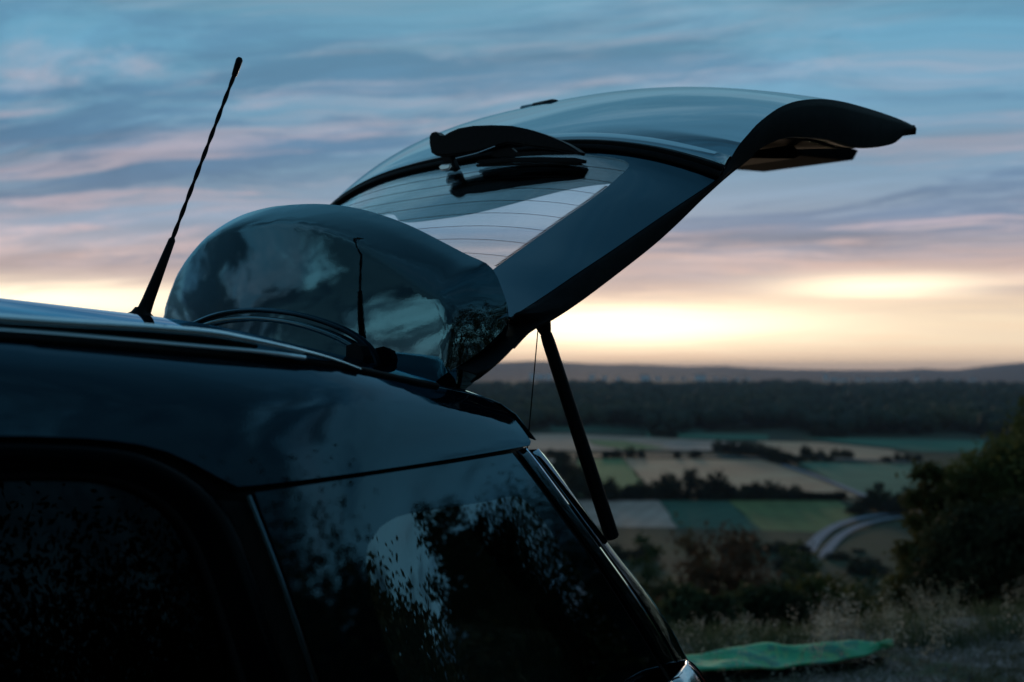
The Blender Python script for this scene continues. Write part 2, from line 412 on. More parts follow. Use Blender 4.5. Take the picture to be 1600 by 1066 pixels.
def side(X, zr):
    f = lambda a, b: Vector((a, YC - wside(a, b), Z(b)))
    p = f(X, zr); e = .002
    n = (f(X + e, zr) - f(X - e, zr)).cross(f(X, min(zr + e, ES(X))) - f(X, zr - e)).normalized()
    if n.y > 0: n = -n
    return p, n
def onside(px, py):
    """where the sight line through a measured corner meets the body side -> (X, zr)"""
    d = ray(px, py); t = .5
    g = lambda t: (YC - wside(d.x * t, d.z * t)) - d.y * t
    a, b = .4, 2.6
    for _ in range(50):
        m_ = (a + b) / 2
        if g(m_) > 0: a = m_
        else: b = m_
    return (d.x * a, d.z * a)
def S2(pts): return [onside(*p) for p in pts]
def sp2(pts, n): return [tuple(v)[:2] for v in spline([(a, b, 0) for a, b in pts], n)]
_ek = [onside(*q_) for q_ in ((760, 624), (785, 637), (806, 653), (820, 670), (829, 688))]
XEND = _ek[-1][0]
EDGE = F1([-1.3, -.9, -.4, 0, .52, .86, 1.02, 1.10, 1.22] + [k[0] for k in _ek], [-.02, .022, .045, .046, .034, .0145, .002, -.0105, -.0278] + [k[1] for k in _ek])
def P3(pts2, off=0): return [side(a, b)[0] + side(a, b)[1] * off for a, b in pts2]

# dark under-body that shows in the panel gaps
rows = []
for X in np.linspace(-1.25, XEND - .012, 60):
    rows.append([side(X, EDGE(X) - s)[0] + Vector((0, .012, -.004)) for s in np.linspace(.002, EDGE(X) - float(np.interp(X, [.5, .68, .76, 1.4], [-.095, -.115, -.162, -.140])), 12)])
o = loft('pillar_core', rows, RUBBER, CARP, thick=.004); mirror_copy(o, YC)

# --- body side above the windows
lowline = S2([(828, 696), (760, 708), (680, 721), (600, 733), (520, 744), (440, 754), (372, 761)])
doorline = S2([(352, 752), (326, 737), (296, 721), (262, 706), (226, 696), (180, 689), (120, 684), (60, 682), (0, 681)])
x0, z0 = doorline[-1]
fwd = [(x, z0 + (EDGE(x) - EDGE(x0))) for x in (.3, .1, -.2, -.5, -.8)]
low = sp2(lowline, 26) + sp2([lowline[-1]] + doorline + fwd + [(-1.15, EDGE(-1.15) - .02)], 60)[1:]
top = [(x, EDGE(x) - .0015) for x in np.linspace(-1.15, XEND, 110)]
sidepanel = patch('roof_side_panel', top + low, .028, side, PAINT, CARP)
mirror_copy(sidepanel, YC)
tube('ditch_trim', [side(x, EDGE(x))[0] + Vector((0, .001, .001)) for x in np.linspace(-1.15, 1.215, 90)], .0058, RUBBER, CARP)
mirror_copy(bpy.data.objects['ditch_trim'], YC)

# --- quarter window (flush glass with a black ceramic border)
qtop = S2([(802, 708), (760, 715), (700, 725), (640, 734), (580, 743), (520, 752), (460, 761), (398, 770)])
qright = S2([(802, 708), (840, 757), (880, 812), (925, 874), (968, 940), (1010, 1007), (1050, 1075)])
qleft = S2([(402, 782), (424, 840), (448, 905), (474, 980), (500, 1060)])
ql, qr = qleft[-1], qright[-1]
slopeL = (qleft[-1][0] - qleft[0][0]) / (qleft[-1][1] - qleft[0][1]); slopeR = (qr[0] - qright[0][0]) / (qr[1] - qright[0][1])
zb = -.52
qpoly = sp2(qtop, 30) + sp2(qleft + [(ql[0] + slopeL * (zb - ql[1]), zb)], 22) + sp2([(qr[0] + slopeR * (zb - qr[1]), zb)] + qright[::-1], 30)[:-1]
inner = S2([(594, 824), (620, 808), (660, 799), (700, 793), (760, 784), (790, 777), (812, 777), (830, 790), (848, 812), (872, 846), (905, 893), (940, 945), (985, 1010), (1010, 1050)])
innerb = S2([(576, 850), (572, 880), (580, 930), (600, 1000), (622, 1060)])
ib = (innerb[-1][0] + .02, -.49)
ipoly = sp2(inner + [(inner[-1][0] + .03, -.49)], 40) + [ib] + sp2(innerb[::-1], 14) 
# border = quarter outline with the clear pane cut out: built as two pieces of one ring
def ring_patch(name, outer, hole, step, surf, mt, parent, off, thick):
    def dens(poly):
        b = []
        for i in range(len(poly)):
            p, q_ = Vector(poly[i]), Vector(poly[(i + 1) % len(poly)]); k = max(1, int((q_ - p).length / step + .5))
            b += [p.lerp(q_, j / k) for j in range(k)]
        return b
    A, B = dens(outer), dens(hole); nb = len(A)
    allb = np.array([tuple(v) for v in A + B]); ins = []
    x0, y0 = allb.min(0); x1, y1 = allb.max(0); oa = [tuple(v) for v in A]; ob = [tuple(v) for v in B]
    y = y0
    while y < y1:
        x = x0
        while x < x1:
            if ((allb[:, 0] - x) ** 2 + (allb[:, 1] - y) ** 2).min() > (.45 * step) ** 2 and inpoly((x, y), oa) and not inpoly((x, y), ob): ins.append(Vector((x, y)))
            x += step
        y += step * .87
    e = [(i, (i + 1) % nb) for i in range(nb)] + [(nb + i, nb + (i + 1) % len(B)) for i in range(len(B))]
    res = delaunay_2d_cdt(A + B + ins, e, [], 0, 1e-7); vs, fs = res[0], res[2]
    keep = []
    for f in fs:
        c_ = sum((vs[i] for i in f), Vector((0, 0))) / len(f)
        if inpoly(c_, oa) and not inpoly(c_, ob): keep.append(f)
    V = []; N = []
    for v_ in vs:
        p, nn = surf(v_[0], v_[1]); V.append(p + nn * off); N.append(nn)
    n = len(V); V += [V[i] - N[i] * thick for i in range(n)]
    tri = []; cnt = {}
    for f in keep:
        f = list(f)
        if (V[f[1]] - V[f[0]]).cross(V[f[2]] - V[f[0]]).dot(N[f[0]]) < 0: f.reverse()
        tri.append(f)
        for i in range(len(f)): cnt[(f[i], f[(i + 1) % len(f)])] = 1
    Fc = [tuple(f) for f in tri] + [tuple(n + i for i in reversed(f)) for f in tri]; nt = len(Fc)
    for (a, b_) in cnt:
        if (b_, a) not in cnt: Fc.append((b_, a, a + n, b_ + n))
    me = bpy.data.meshes.new(name); me.from_pydata([tuple(v_) for v_ in V], [], Fc)
    me.polygons.foreach_set('use_smooth', [True] * len(me.polygons)); nl = []
    for p in me.polygons:
        for vi in p.vertices:
            if p.index < nt // 2: nl.append(tuple(N[vi]))
            elif p.index < nt: nl.append(tuple(-N[vi - n]))
            else: nl.append(tuple(p.normal))
    me.normals_split_custom_set(nl)
    return finish(name, me, mt, parent, smooth=False)
core = bpy.data.objects['pillar_core']
qw = ring_patch('quarter_window', qpoly, ipoly, .025, side, FRIT, CARP, 0, .004)
qp = patch('pane', ipoly, .025, side, G_QUART, qw, 0, .003)
qm = mirror_copy(qw, YC); mirror_copy(qp, YC, qm)

# --- rear door: frame around the window, seal and pane
fo = S2([(0, 697), (60, 698), (120, 700), (170, 704), (216, 712), (258, 728), (296, 749), (330, 775), (356, 806), (376, 850), (398, 910), (424, 985), (452, 1066)])
fi = S2([(0, 738), (60, 737), (120, 738), (170, 743), (214, 756), (250, 776), (280, 804), (304, 840), (322, 880), (340, 930), (362, 995), (384, 1066)])
def down(p1, p0, zz): s = (p1[0] - p0[0]) / (p1[1] - p0[1]); return (p1[0] + s * (zz - p1[1]), zz)
def fwdpts(p, xs): return [(x, p[1] + EDGE(x) - EDGE(p[0])) for x in xs]
XB = -.12                                    # B pillar
door = empty('rear_door', None, None); door.parent = CARP
outr = sp2(fwdpts(fo[0], (XB + .03, .05, .2, .33)) + fo + [down(fo[-1], fo[-4], -.53)], 60)
innr = sp2(fwdpts(fi[0], (XB + .09, .1, .2, .33)) + fi + [down(fi[-1], fi[-4], -.53)], 60)
mid = [((a[0] + b[0]) / 2, (a[1] + b[1]) / 2) for a, b in zip(outr, innr)]
def band(name, a, b, offs, mt, parent, n=7):
    rows = []
    for k in range(n):
        f = k / (n - 1); o_ = offs[0] * (1 - f) ** 2 + 2 * offs[1] * f * (1 - f) + offs[2] * f * f
        rows.append([side(p[0] + (q_[0] - p[0]) * f, p[1] + (q_[1] - p[1]) * f)[0] + side(p[0], p[1])[1] * o_ for p, q_ in zip(a, b)])
    return loft(name, rows, mt, parent, thick=.006)
DOORF = paint('door_frame_dark', (.001, .002, .003), 1.07, dust=.004)
sf = band('door_frame', outr, innr, (-.004, .012, -.008), DOORF, door, 9); 
tube('window_seal', P3(innr, -.006), .006, RUBBER, door)
g_poly = innr + [(XB + .09, -.53)]
dp = patch('window_pane', g_poly, .035, side, G_SIDE, door, -.010, .004)
pc_poly = [p for p in outr if p[0] > .72] + [(ql[0] + slopeL * (zb - ql[1]) + .01, zb)] + [(a + .008, b) for a, b in qleft[::-1]]
pc2 = patch('pillar_core', pc_poly, .03, side, RUBBER, CARP, -.012, .004); mirror_copy(pc2, YC)
# moulding between the door and the quarter window
ma = sp2(S2([(386, 776), (410, 838), (434, 900), (460, 975), (488, 1060)]) + [down(S2([(488, 1060)])[0], S2([(434, 900)])[0], -.53)], 24)
tube('pillar_moulding', P3(ma, .002), .0042, paint('moulding_gloss', (.001, .003, .005), 1.9, tint=(.5, .82, 1), dust=.01), CARP, flat=(1, .8))
# front door frame and window, same construction
fdoor = empty('front_door', None, None); fdoor.parent = CARP
zt = fo[0][1]; zti = fi[0][1]
fpo = [(XB - .03, -.53), (XB - .03, zt + .01), (-.5, zt + .012), (-.85, zt - .02), (-1.15, zt - .14), (-1.52, -.40), (-1.62, -.53)]
cx_ = sum(p[0] for p in fpo) / 7; cz_ = sum(p[1] for p in fpo) / 7
fpi = [(cx_ + (p[0] - cx_) * .93, cz_ + (p[1] - cz_) * (.86 if p[1] > -.5 else 1)) for p in fpo]
# --- door skins below the belt and the lower body
def skin(name, xa, xb, za, zb_, mt, parent, off=.0):
    return patch(name, [(xa, za), (xa, zb_), (xb, zb_), (xb, za)], .06, side, mt, parent, off, .004)
skin('door_skin', XB + .03, .74, -.545, -1.22, PAINT, door)
skin('door_skin', -1.2, XB - .03, -.545, -1.22, PAINT, fdoor)
patch('window_pane', fpi, .06, side, G_SIDE, fdoor, -.01, .004)
for a, b in zip(fpo, fpo[1:]):
    pass
tube('window_frame', P3(sp2(fpo, 40), -.006), .018, DOORF, fdoor)
tube('door_handle', [side(x, -.68)[0] + side(x, -.68)[1] * (.03 if 0 < i < 4 else .0) for i, x in enumerate((.50, .52, .58, .64, .66))], .009, PAINT, door)
tube('door_handle', [side(x, -.68)[0] + side(x, -.68)[1] * (.03 if 0 < i < 4 else .0) for i, x in enumerate((-.33, -.31, -.25, -.19, -.17))], .009, PAINT, fdoor)
def tree_mirror(e, name):
    e2 = e.copy(); C.objects.link(e2); e2.parent = CARP
    for ch in list(e.children): mirror_copy(ch, YC, e2)
tree_mirror(door, 'rear_door'); tree_mirror(fdoor, 'front_door')
# rear quarter below the belt, front wing
skin('rear_wing', .76, 1.62, -.545, -1.0, PAINT, CARP); skin('front_wing', -2.45, -1.22, -.60, -1.0, PAINT, CARP)
for nme in ('rear_wing', 'front_wing', 'sill'):
    if nme == 'sill': skin('sill', -2.0, 1.3, -1.225, -1.32, PLASTIC, CARP)
    mirror_copy(bpy.data.objects[nme], YC)

# --- roof
CROWN = F1([-1.3, -.6, 0, .5, 1.0, 1.3, 1.44], [.05, .08, .088, .088, .082, .072, .066])
def roofpt(X, u): return Vector((X + .02 * u * u * (1 if X > 1.2 else 0) * (X - 1.2) / .24, YC - (wside(X, EDGE(X)) - .002) * u, Z(EDGE(X) + CROWN(X) * (1 - u * u))))
rows = [[roofpt(X, u) for u in np.linspace(-1, 1, 41)] for X in np.linspace(-1.1, XEND, 110)]
roof = loft('roof', rows, PAINT, CARP, thick=.002)
# make the roof skin face outwards
if roof.data.polygons[0].normal.z < 0: roof.data.flip_normals()
tube('roof_seam', [roofpt(X, u) + Vector((0, 0, .0002)) for X, u in ((XEND - .085, .55), (XEND - .072, .66), (XEND - .058, .76), (XEND - .046, .84), (XEND - .036, .90))], .0026, RUBBER, CARP, seg=6)
tube('roof_seam', [roofpt(X, -u) + Vector((0, 0, .0002)) for X, u in ((XEND - .085, .55), (XEND - .072, .66), (XEND - .058, .76), (XEND - .046, .84), (XEND - .036, .90))], .0026, RUBBER, CARP, seg=6)
# windscreen, bonnet and nose (out of frame in the photograph, needed beside it)
def sec(X, zt_, w_, cr, n=21): return [Vector((X, YC - w_ * u, Z(zt_ + cr * (1 - u * u)))) for u in np.linspace(-1, 1, n)]
loft('windscreen', [sec(-1.12, .0, .53, .06), sec(-1.35, -.14, .58, .06), sec(-1.6, -.32, .66, .07), sec(-1.86, -.50, .74, .08)], G_SIDE, CARP, thick=.004)
loft('bonnet', [sec(-1.84, -.52, .78, .09), sec(-2.1, -.60, .78, .09), sec(-2.35, -.68, .76, .09), sec(-2.52, -.76, .72, .07), sec(-2.62, -.86, .66, .04), sec(-2.66, -1.0, .64, .02)], PAINT, CARP, thick=.004)
rows = []
for X, w_ in ((-2.45, .84), (-2.58, .80), (-2.68, .70), (-2.72, .5), (-2.74, .0)):
    rows.append([Vector((X, YC - w_, Z(z_))) for z_ in (-.80, -.95, -1.1, -1.28)])
rows += [[Vector((p.x, 2 * YC - p.y, p.z)) for p in r_] for r_ in rows[-2::-1]]
loft('front_bumper', rows, PAINT, CARP, thick=.01)
rows = []
for X, w_ in ((1.50, .84), (1.62, .83), (1.72, .76), (1.78, .5), (1.80, .0)):
    rows.append([Vector((X - dx_, YC - w_, Z(z_))) for z_, dx_ in ((-.82, .03), (-.84, .0), (-.95, -.01), (-1.1, .0), (-1.25, .04))])
rows += [[Vector((p.x, 2 * YC - p.y, p.z)) for p in r_] for r_ in rows[-2::-1]]
loft('rear_bumper', rows, PAINT, CARP, thick=.01)
# floor pan, load floor, seats
box('floor_pan', (-.45, YC, Z(-1.20)), (4.0, 1.5, .05), PLASTIC, CARP)
box('load_floor', (1.05, YC, Z(-.86)), (1.25, 1.30, .03), TRIM, CARP)
box('load_sill', (1.66, YC, Z(-.84)), (.10, 1.25, .10), PLASTIC, CARP)
for sx_ in (-1, 1):
    box('side_trim', (1.05, YC + sx_ * .70, Z(-.70)), (1.1, .05, .30), TRIM, CARP)
def seat(x, y, wd):
    e = empty('seat', None, None); e.parent = CARP
    rows = []
    for i, (dx_, zz, th, ww) in enumerate(((-.02, -1.0, .10, wd), (0, -.85, .15, wd), (.03, -.65, .14, wd), (.07, -.45, .12, wd * .96), (.10, -.34, .08, wd * .9), (.105, -.32, .02, wd * .8))):
        r_ = []
        for k in range(20):
            a = 2 * math.pi * k / 20; ca, sa = math.cos(a), math.sin(a)
            r_.append(Vector((x + dx_ + math.copysign(abs(ca) ** .5, ca) * th / 2, y + math.copysign(abs(sa) ** .35, sa) * ww / 2, Z(zz))))
        rows.append(r_)
    o_ = loft('seat_back', rows, SEATM, e, closed=True)
    rows = []
    for (zz, th, ww) in ((-.29, .05, .17), (-.28, .10, .24), (-.20, .12, .26), (-.12, .11, .24), (-.10, .05, .16)):
        rows.append([Vector((x + .13 + math.cos(2 * math.pi * k / 16) * th / 2, y + math.sin(2 * math.pi * k / 16) * ww / 2, Z(zz))) for k in range(16)])
    loft('headrest', rows, SEATM, e, closed=True)
    for s_ in (-.05, .05): tube('headrest_post', [(x + .11, y + s_, Z(-.36)), (x + .125, y + s_, Z(-.25))], .006, RIM, e, 8)
    box('seat_cushion', (x - .22, y, Z(-1.02)), (.45, wd, .16), SEATM, e, bev=.04)
for y in (-.42, 0, .42): seat(.38, YC + y, .41)
for y in (-.38, .38): seat(-.55, YC + y, .50)
headl = [[Vector((X, YC - (W0(X) - .05) * u, Z(EDGE(X) + (CROWN(X)) * (1 - u * u) - .04))) for u in np.linspace(-1, 1, 15)] for X in np.linspace(-1.0, 1.36, 20)]
loft('headliner', headl, TRIM, CARP, thick=.004)
# wheels
def wheel(x, sgn):
    e = empty('wheel', None, None); e.parent = CARP
    y = YC + sgn * .76
    prof = [(.20, -.10), (.26, -.115), (.31, -.11), (.325, -.07), (.328, 0), (.325, .07), (.31, .11), (.26, .115), (.20, .10)]
    rows = [[Vector((x + r_ * math.cos(a), y + w_, .328 + r_ * math.sin(a))) for r_, w_ in prof] for a in np.linspace(0, 2 * math.pi, 41)]
    loft('tyre', rows, TYRE, e)
    bm = bmesh.new()
    bmesh.ops.create_cone(bm, segments=24, radius1=.06, radius2=.05, depth=.06, cap_ends=True, matrix=Matrix.Translation((x, y + sgn * .07, .328)) @ Matrix.Rotation(-sgn * math.pi / 2, 4, 'X'))
    for k in range(5):
        a = 2 * math.pi * k / 5
        add_tube(bm, [(x + .04 * math.cos(a), y + sgn * .08, .328 + .04 * math.sin(a)), (x + .2 * math.cos(a), y + sgn * .09, .328 + .2 * math.sin(a))], [.03, .022], 8, True)
    n_ = 40; rows2 = []
    add_tube(bm, [(x + .205 * math.cos(a), y + sgn * .09, .328 + .205 * math.sin(a)) for a in np.linspace(0, 2 * math.pi, n_)], .012, 8, False)
    bm_obj('rim', bm, RIM, e)
for x in (-1.75, 1.02):
    for s_ in (-1, 1): wheel(x, s_)

# --- roof rail: rounded bar with a lower strip
rp = [onplane(px, py, (0, YC - .553, 0), (0, 1, 0)) for px, py in ((0, 499), (100, 505.5), (200, 511), (265, 516), (330, 522), (400, 534.5), (470, 549))]
rp += [onplane(px, py, (0, YC - .545, 0), (0, 1, 0)) for px, py in ((520, 562), (562, 577))]
h0 = rp[0].z - Z(EDGE(rp[0].x))
rf_ = [Vector((x, YC - W0(x) + .008, Z(EDGE(x)) + h0)) for x in (-1.0, -.7, -.4, -.1, .2)]
rf_[0].z -= .02
path = spline(rf_ + rp, 110)
rads = [.0098 if i < 96 else .0098 - .007 * ((i - 96) / 14) for i in range(110)]; rads[0] = .003
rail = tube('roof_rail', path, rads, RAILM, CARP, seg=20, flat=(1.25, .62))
lo = []
for i, p in enumerate(path):
    z_e = Z(EDGE(p.x)); lo.append(Vector((p.x, p.y - .004, z_e + max(min(.0095, (p.z - z_e) * .42), .002))))
tube('rail_foot', lo[:104], .0044, RAILM, rail, seg=10, flat=(1.2, 1))
rib = [Vector((p.x, p.y + .003, (p.z + z_.z) / 2)) for p, z_ in zip(path, lo)]
tube('rail_groove', rib[:100], .0078, RUBBER, rail, seg=8, flat=(.8, 1))
rm = mirror_copy(rail, YC)
for ch in list(rail.children): mirror_copy(ch, YC, rm)

# --- antenna on the roof centre line
ab = onY(219, 508, YC); a1 = onY(270, 372, YC); a2 = onY(368, 112, YC); a3 = onY(375, 91, YC)
xa = ab.x; zroof = Z(EDGE(xa) + CROWN(xa)); ab.z = zroof
dirn = (a1 - ab).normalized()
bm = bmesh.new(); rows = []
for h_, rx, ry, sh in ((-.002, .034, .020, 0), (.004, .033, .019, .001), (.010, .026, .016, .003), (.016, .016, .013, .006), (.024, .0115, .0115, .009)):
    rows.append([Vector((ab.x - .006 + sh + rx * math.cos(a), ab.y + ry * math.sin(a), zroof + h_)) for a in np.linspace(0, 2 * math.pi, 25)[:-1]])
ant = loft('antenna', rows, PLASTIC, CARP, closed=True)
b0 = ab + dirn * .018
tube('antenna_mast', [b0.lerp(a1, f) for f in (0, .15, .5, .97, 1.0)], [.0125, .0108, .0088, .0062, .004], PLASTIC, ant, seg=16)
n = 260; pts = []
L = (a2 - a1).length
for i in range(n):
    f = i / (n - 1); a = f * 2 * math.pi * 7.5; c_ = a1.lerp(a2, f)
    pts.append(c_)
bm = bmesh.new(); add_tube(bm, [a1.lerp(a2, i / 30) for i in range(31)], .0029, 8)
u_ = Vector((0, 1, 0)); v_ = (a2 - a1).normalized().cross(u_)
for ph in (0, math.pi):
    add_tube(bm, [a1.lerp(a2, i / 240) + (u_ * math.cos(i / 240 * 2 * math.pi * 4.4 + ph) + v_ * math.sin(i / 240 * 2 * math.pi * 4.4 + ph)) * .0017 for i in range(241)], .0024, 7)
bm_obj('antenna_whip', bm, PLASTIC, ant)
dd = (a3 - a2).normalized()
tube('antenna_tip', [a2 - dd * .012, a2 - dd * .008, a2 + dd * .012, a3 - dd * .004, a3], [.003, .0052, .0062, .0066, .0045], PLASTIC, ant, seg=12)

# --- rear pillar beside the quarter window, wrapping round to the tailgate opening
seam = S2([(806, 706), (842, 754), (883, 809), (928, 871), (973, 938), (1015, 1005), (1054, 1073)])
sil = [(831, 694), (851, 716), (880, 755), (907, 792), (958, 862), (1008, 926), (1048, 986), (1070, 1027), (1100, 1080)]
sil3 = []
for px, py in sil:
    x_, zz_ = onside(px, py); sil3.append(onplane(px, py, (0, YC - wside(x_, zz_) + .022, 0), (0, 1, 0)))
A3 = spline(P3(seam), 40); B3 = spline(sil3, 40)
def bow(a, b, f, h):
    d = (b - a); n_ = Vector((.25, -1, .3)).normalized(); return a + d * f + n_ * h * 4 * f * (1 - f)
pp = loft('pillar_panel', [[bow(a, b, f, .004) for a, b in zip(A3, B3)] for f in np.linspace(0, .42, 6)], PILLARG, CARP, thick=-.003)
pt_ = loft('pillar_trim', [[bow(a, b, f, .004) for a, b in zip(A3[1:], B3[1:])] for f in np.linspace(.44, 1, 8)] +
           [[b + Vector((.004, .006, -.002)) for b in B3[1:]], [b + Vector((-.004, .03, -.004)) for b in B3[1:]], [b + Vector((-.02, .06, -.01)) for b in B3[1:]]], PILLARG, CARP, thick=-.003)
mirror_copy(pp, YC); mirror_copy(pt_, YC)
tube('pillar_seal', [b + Vector((-.014, .05, -.006)) for b in B3], .011, RUBBER, CARP); mirror_copy(bpy.data.objects['pillar_seal'], YC)
tube('window_gap', P3(sp2(qright, 40), -.001), .0022, RUBBER, CARP, seg=6)
# inner jamb
jr = [[b + Vector((-.02, .055, -.01)) for b in B3], [b + Vector((-.06, .10, -.01)) for b in B3], [b + Vector((-.2, .11, 0)) for b in B3]]
j_ = loft('pillar_lining', jr, TRIM, CARP, thick=.004); mirror_copy(j_, YC)
# tail lamp under the pillar
ts = [(1060, 1046), (1074, 1034), (1084, 1040), (1097, 1056), (1112, 1080)]
base_ = [onplane(px, py, (0, YC - .725 - i_ * .012, 0), (0, 1, 0)) for i_, (px, py) in enumerate(ts[1:])]
rows = []
for p in spline(base_, 14): rows.append([p + Vector((-.13, -.035, -.012)), p + Vector((-.08, -.030, -.004)), p + Vector((-.03, -.014, .0)), p + Vector((0, .006, 0)), p + Vector((.012, .035, -.01)), p + Vector((.012, .08, -.02))])
last = rows[-1]
for k in range(1, 8): rows.append([q_ + Vector((.014 * k, -.004 * k, -.035 * k)) for q_ in last])
tl = loft('tail_lamp', rows, CHROME, CARP, thick=.004)
for off_ in (.0, .010, .022):
    tube('lamp_rib', [r_[2] + (r_[3] - r_[2]) * (off_ / .022) + Vector((.002, -.003, .001)) for r_ in rows], .0022, PILLARG if off_ != .010 else LAMP, tl, seg=8)
t2 = mirror_copy(tl, YC)
for ch in list(tl.children): mirror_copy(ch, YC, t2)

# ================================================================== tailgate (raised)
# near edge, measured on planes of constant Y that widen from hinge to bumper
def yedge(f): return YC - (.535 + .115 * f)
def trace(pts, f0, f1):
    n = len(pts); return [onY(px, py, yedge(f0 + (f1 - f0) * i / (n - 1))) for i, (px, py) in enumerate(pts)]
gE = spline(trace([(800, 496), (850, 464), (900, 430), (950, 397), (1000, 363), (1050, 329), (1100, 296), (1124, 279)], 0, .62), 40)
pE = spline(trace([(1143, 245), (1152, 230), (1164, 215), (1180, 198), (1200, 180), (1222, 166), (1250, 157), (1290, 155), (1330, 162), (1380, 177), (1412, 189), (1428, 197)], .63, 1.0), 44)
rE = [gE[-1].lerp(pE[0], f) for f in (0.0, .22, .44, .62)]      # rubber and garnish rows
def crown_n(e0, e1): d = (e1 - e0).normalized(); return Vector((-d.z, 0, d.x))
GN = crown_n(gE[0], gE[-1])
CG = F1([0, .5, 1], [.052, .087, .126])
CEXP = 3.0
YG = YC + .062
def xp(p, n_, c, u, bulge=0): return Vector((p.x, YG - (YG - p.y) * u, p.z)) + n_ * (c * (1 - abs(u) ** CEXP)) + Vector((bulge * (1 - abs(u) ** CEXP), 0, 0))
NU = 49; US = np.linspace(1, -1, NU)
gate = mesh_obj('tailgate', [], [], None, CARP)   # replaced below by the panel mesh
bpy.data.objects.remove(gate)
PC = F1([0, .25, .5, .75, 1], [.122, .116, .096, .076, .062])   # crown of the lower panel, hinge side to lip
PB = F1([0, .3, .6, 1], [.0, .02, .06, .10])
def pcol(i, e):
    k = i / (len(e) - 1); n_ = crown_n(e[max(i - 1, 0)], e[min(i + 1, len(e) - 1)]); n_ = (n_ * .5 + Vector((-.2, 0, 1)).normalized() * .5).normalized()
    q_ = lambda u: math.copysign(abs(u) ** .86, u)
    return [Vector((p.x, YG - (YG - e[i].y) * u, p.z)) for u in US for p in (xp(e[i], n_, PC(k), q_(u), PB(k)),)]
prow = [pcol(i, pE) for i in range(len(pE))]
gate = loft('tailgate', prow, GATE_SKYLIT, CARP, thick=0)
if gate.data.polygons[200].normal.z < 0: gate.data.flip_normals()
# garnish strip, seam and rubber
def blend_rows(r0, r1, fs, lift=None):
    return [[a.lerp(b, f) + (GN * (lift[i] if lift else 0)) for a, b in zip(r0, r1)] for i, f in enumerate(fs)]
grow = [[xp(gE[i], GN, CG(i / 39), u) for u in US] for i in range(40)]
# measured lines across the car: seam, garnish, rubber
r0, r1 = grow[-1], prow[0]
st = loft('garnish_strip', blend_rows(r0, r1, (.46, .50, .66, .88, .95), (.0, .004, .006, .005, .001)), GATE_SKYLIT, gate, thick=.003)
loft('strip_seam', blend_rows(r0, r1, (.955, 1.0), (-.004, -.004)), RUBBER, gate, thick=.004)
loft('window_rubber', blend_rows(r0, r1, (-.01, .02, .10, .17, .20, .24, .34, .42, .47), (.0, .003, .004, .001, -.004, .001, .005, .003, -.004)), RUBBER, gate, thick=.006)
# window: full glass surface as function of (u, s)
GLEN = (gE[-1] - gE[0]).length
def gsurf(a, b):
    """a = u * .6 (across, + towards near side), b = distance from hinge along the window"""
    f = min(max(b / GLEN, -.3), 1.0); i = f * 39; i0 = int(min(max(i, 0), 38)); e = gE[i0].lerp(gE[i0 + 1], i - i0)
    u = a / .6; p = xp(e, GN, CG(f), u)
    e2 = .004
    def raw(a_, b_):
        f_ = b_ / GLEN; i_ = f_ * 39; j = int(min(max(i_, 0), 38)); ee = gE[j].lerp(gE[j + 1], i_ - j); return xp(ee, GN, CG(f_), a_ / .6)
    n_ = (raw(a + e2, b) - raw(a - e2, b)).cross(raw(a, b + e2) - raw(a, b - e2)).normalized()
    if n_.z < 0: n_ = -n_
    return p, n_
def onglass(px, py):
    """(a, b) on the glass for a sight line"""
    d = ray(px, py); a, b = 0., GLEN * .5
    for _ in range(30):
        def res(a_, b_): p = gsurf(a_, b_)[0] - CAM; t = p.dot(FWD); return Vector((p.dot(RIGHT) / t * F - (px - 800), -p.dot(UP) / t * F - (py - 533)))
        r_ = res(a, b); ja = (res(a + .002, b) - r_) / .002; jb = (res(a, b + .002) - r_) / .002
        det = ja.x * jb.y - jb.x * ja.y
        if abs(det) < 1e-6: break
        da = (-r_.x * jb.y + jb.x * r_.y) / det; db = (-ja.x * r_.y + r_.x * ja.y) / det
        a += max(min(da, .1), -.1); b += max(min(db, .1), -.1); a = max(min(a, .6), -.6); b = max(min(b, GLEN), -.1 * GLEN)
    return a, b
tooth = [onglass(*p) for p in ((776, 417), (820, 385), (870, 349), (920, 314), (950, 291))]
rnd = [onglass(*p) for p in ((968, 275), (978, 266), (983, 258), (978, 252), (960, 247), (930, 243))]
near_lim = tooth + rnd
ma_, mb_ = zip(*near_lim)
bot = [(a, b) for a, b in rnd[-1:]]
bl = rnd[-1][1]
near = sp2(near_lim, 40)
topb = [(a_, bl + .004) for a_ in np.linspace(rnd[-1][0] - .03, 0, 6)]
half = [(tooth[0][0] + .0, .03)] + near + topb[:-1]
clear = half + [(0, bl + .004)] + [(-a, b) for a, b in half[::-1]]
outer = [(.598, 0.0), (.598, GLEN * .5), (.598, GLEN - .001)] + [(a, GLEN - .001) for a in np.linspace(.5, -.5, 11)] + [(-.598, GLEN - .001), (-.598, GLEN * .5), (-.598, 0)] + [(a, 0.) for a in np.linspace(-.5, .5, 11)]
rw = ring_patch('rear_window', outer, clear, .03, gsurf, FRIT_G, gate, 0, .004)
patch('pane', clear, .03, gsurf, G_REAR, rw, 0, .003)
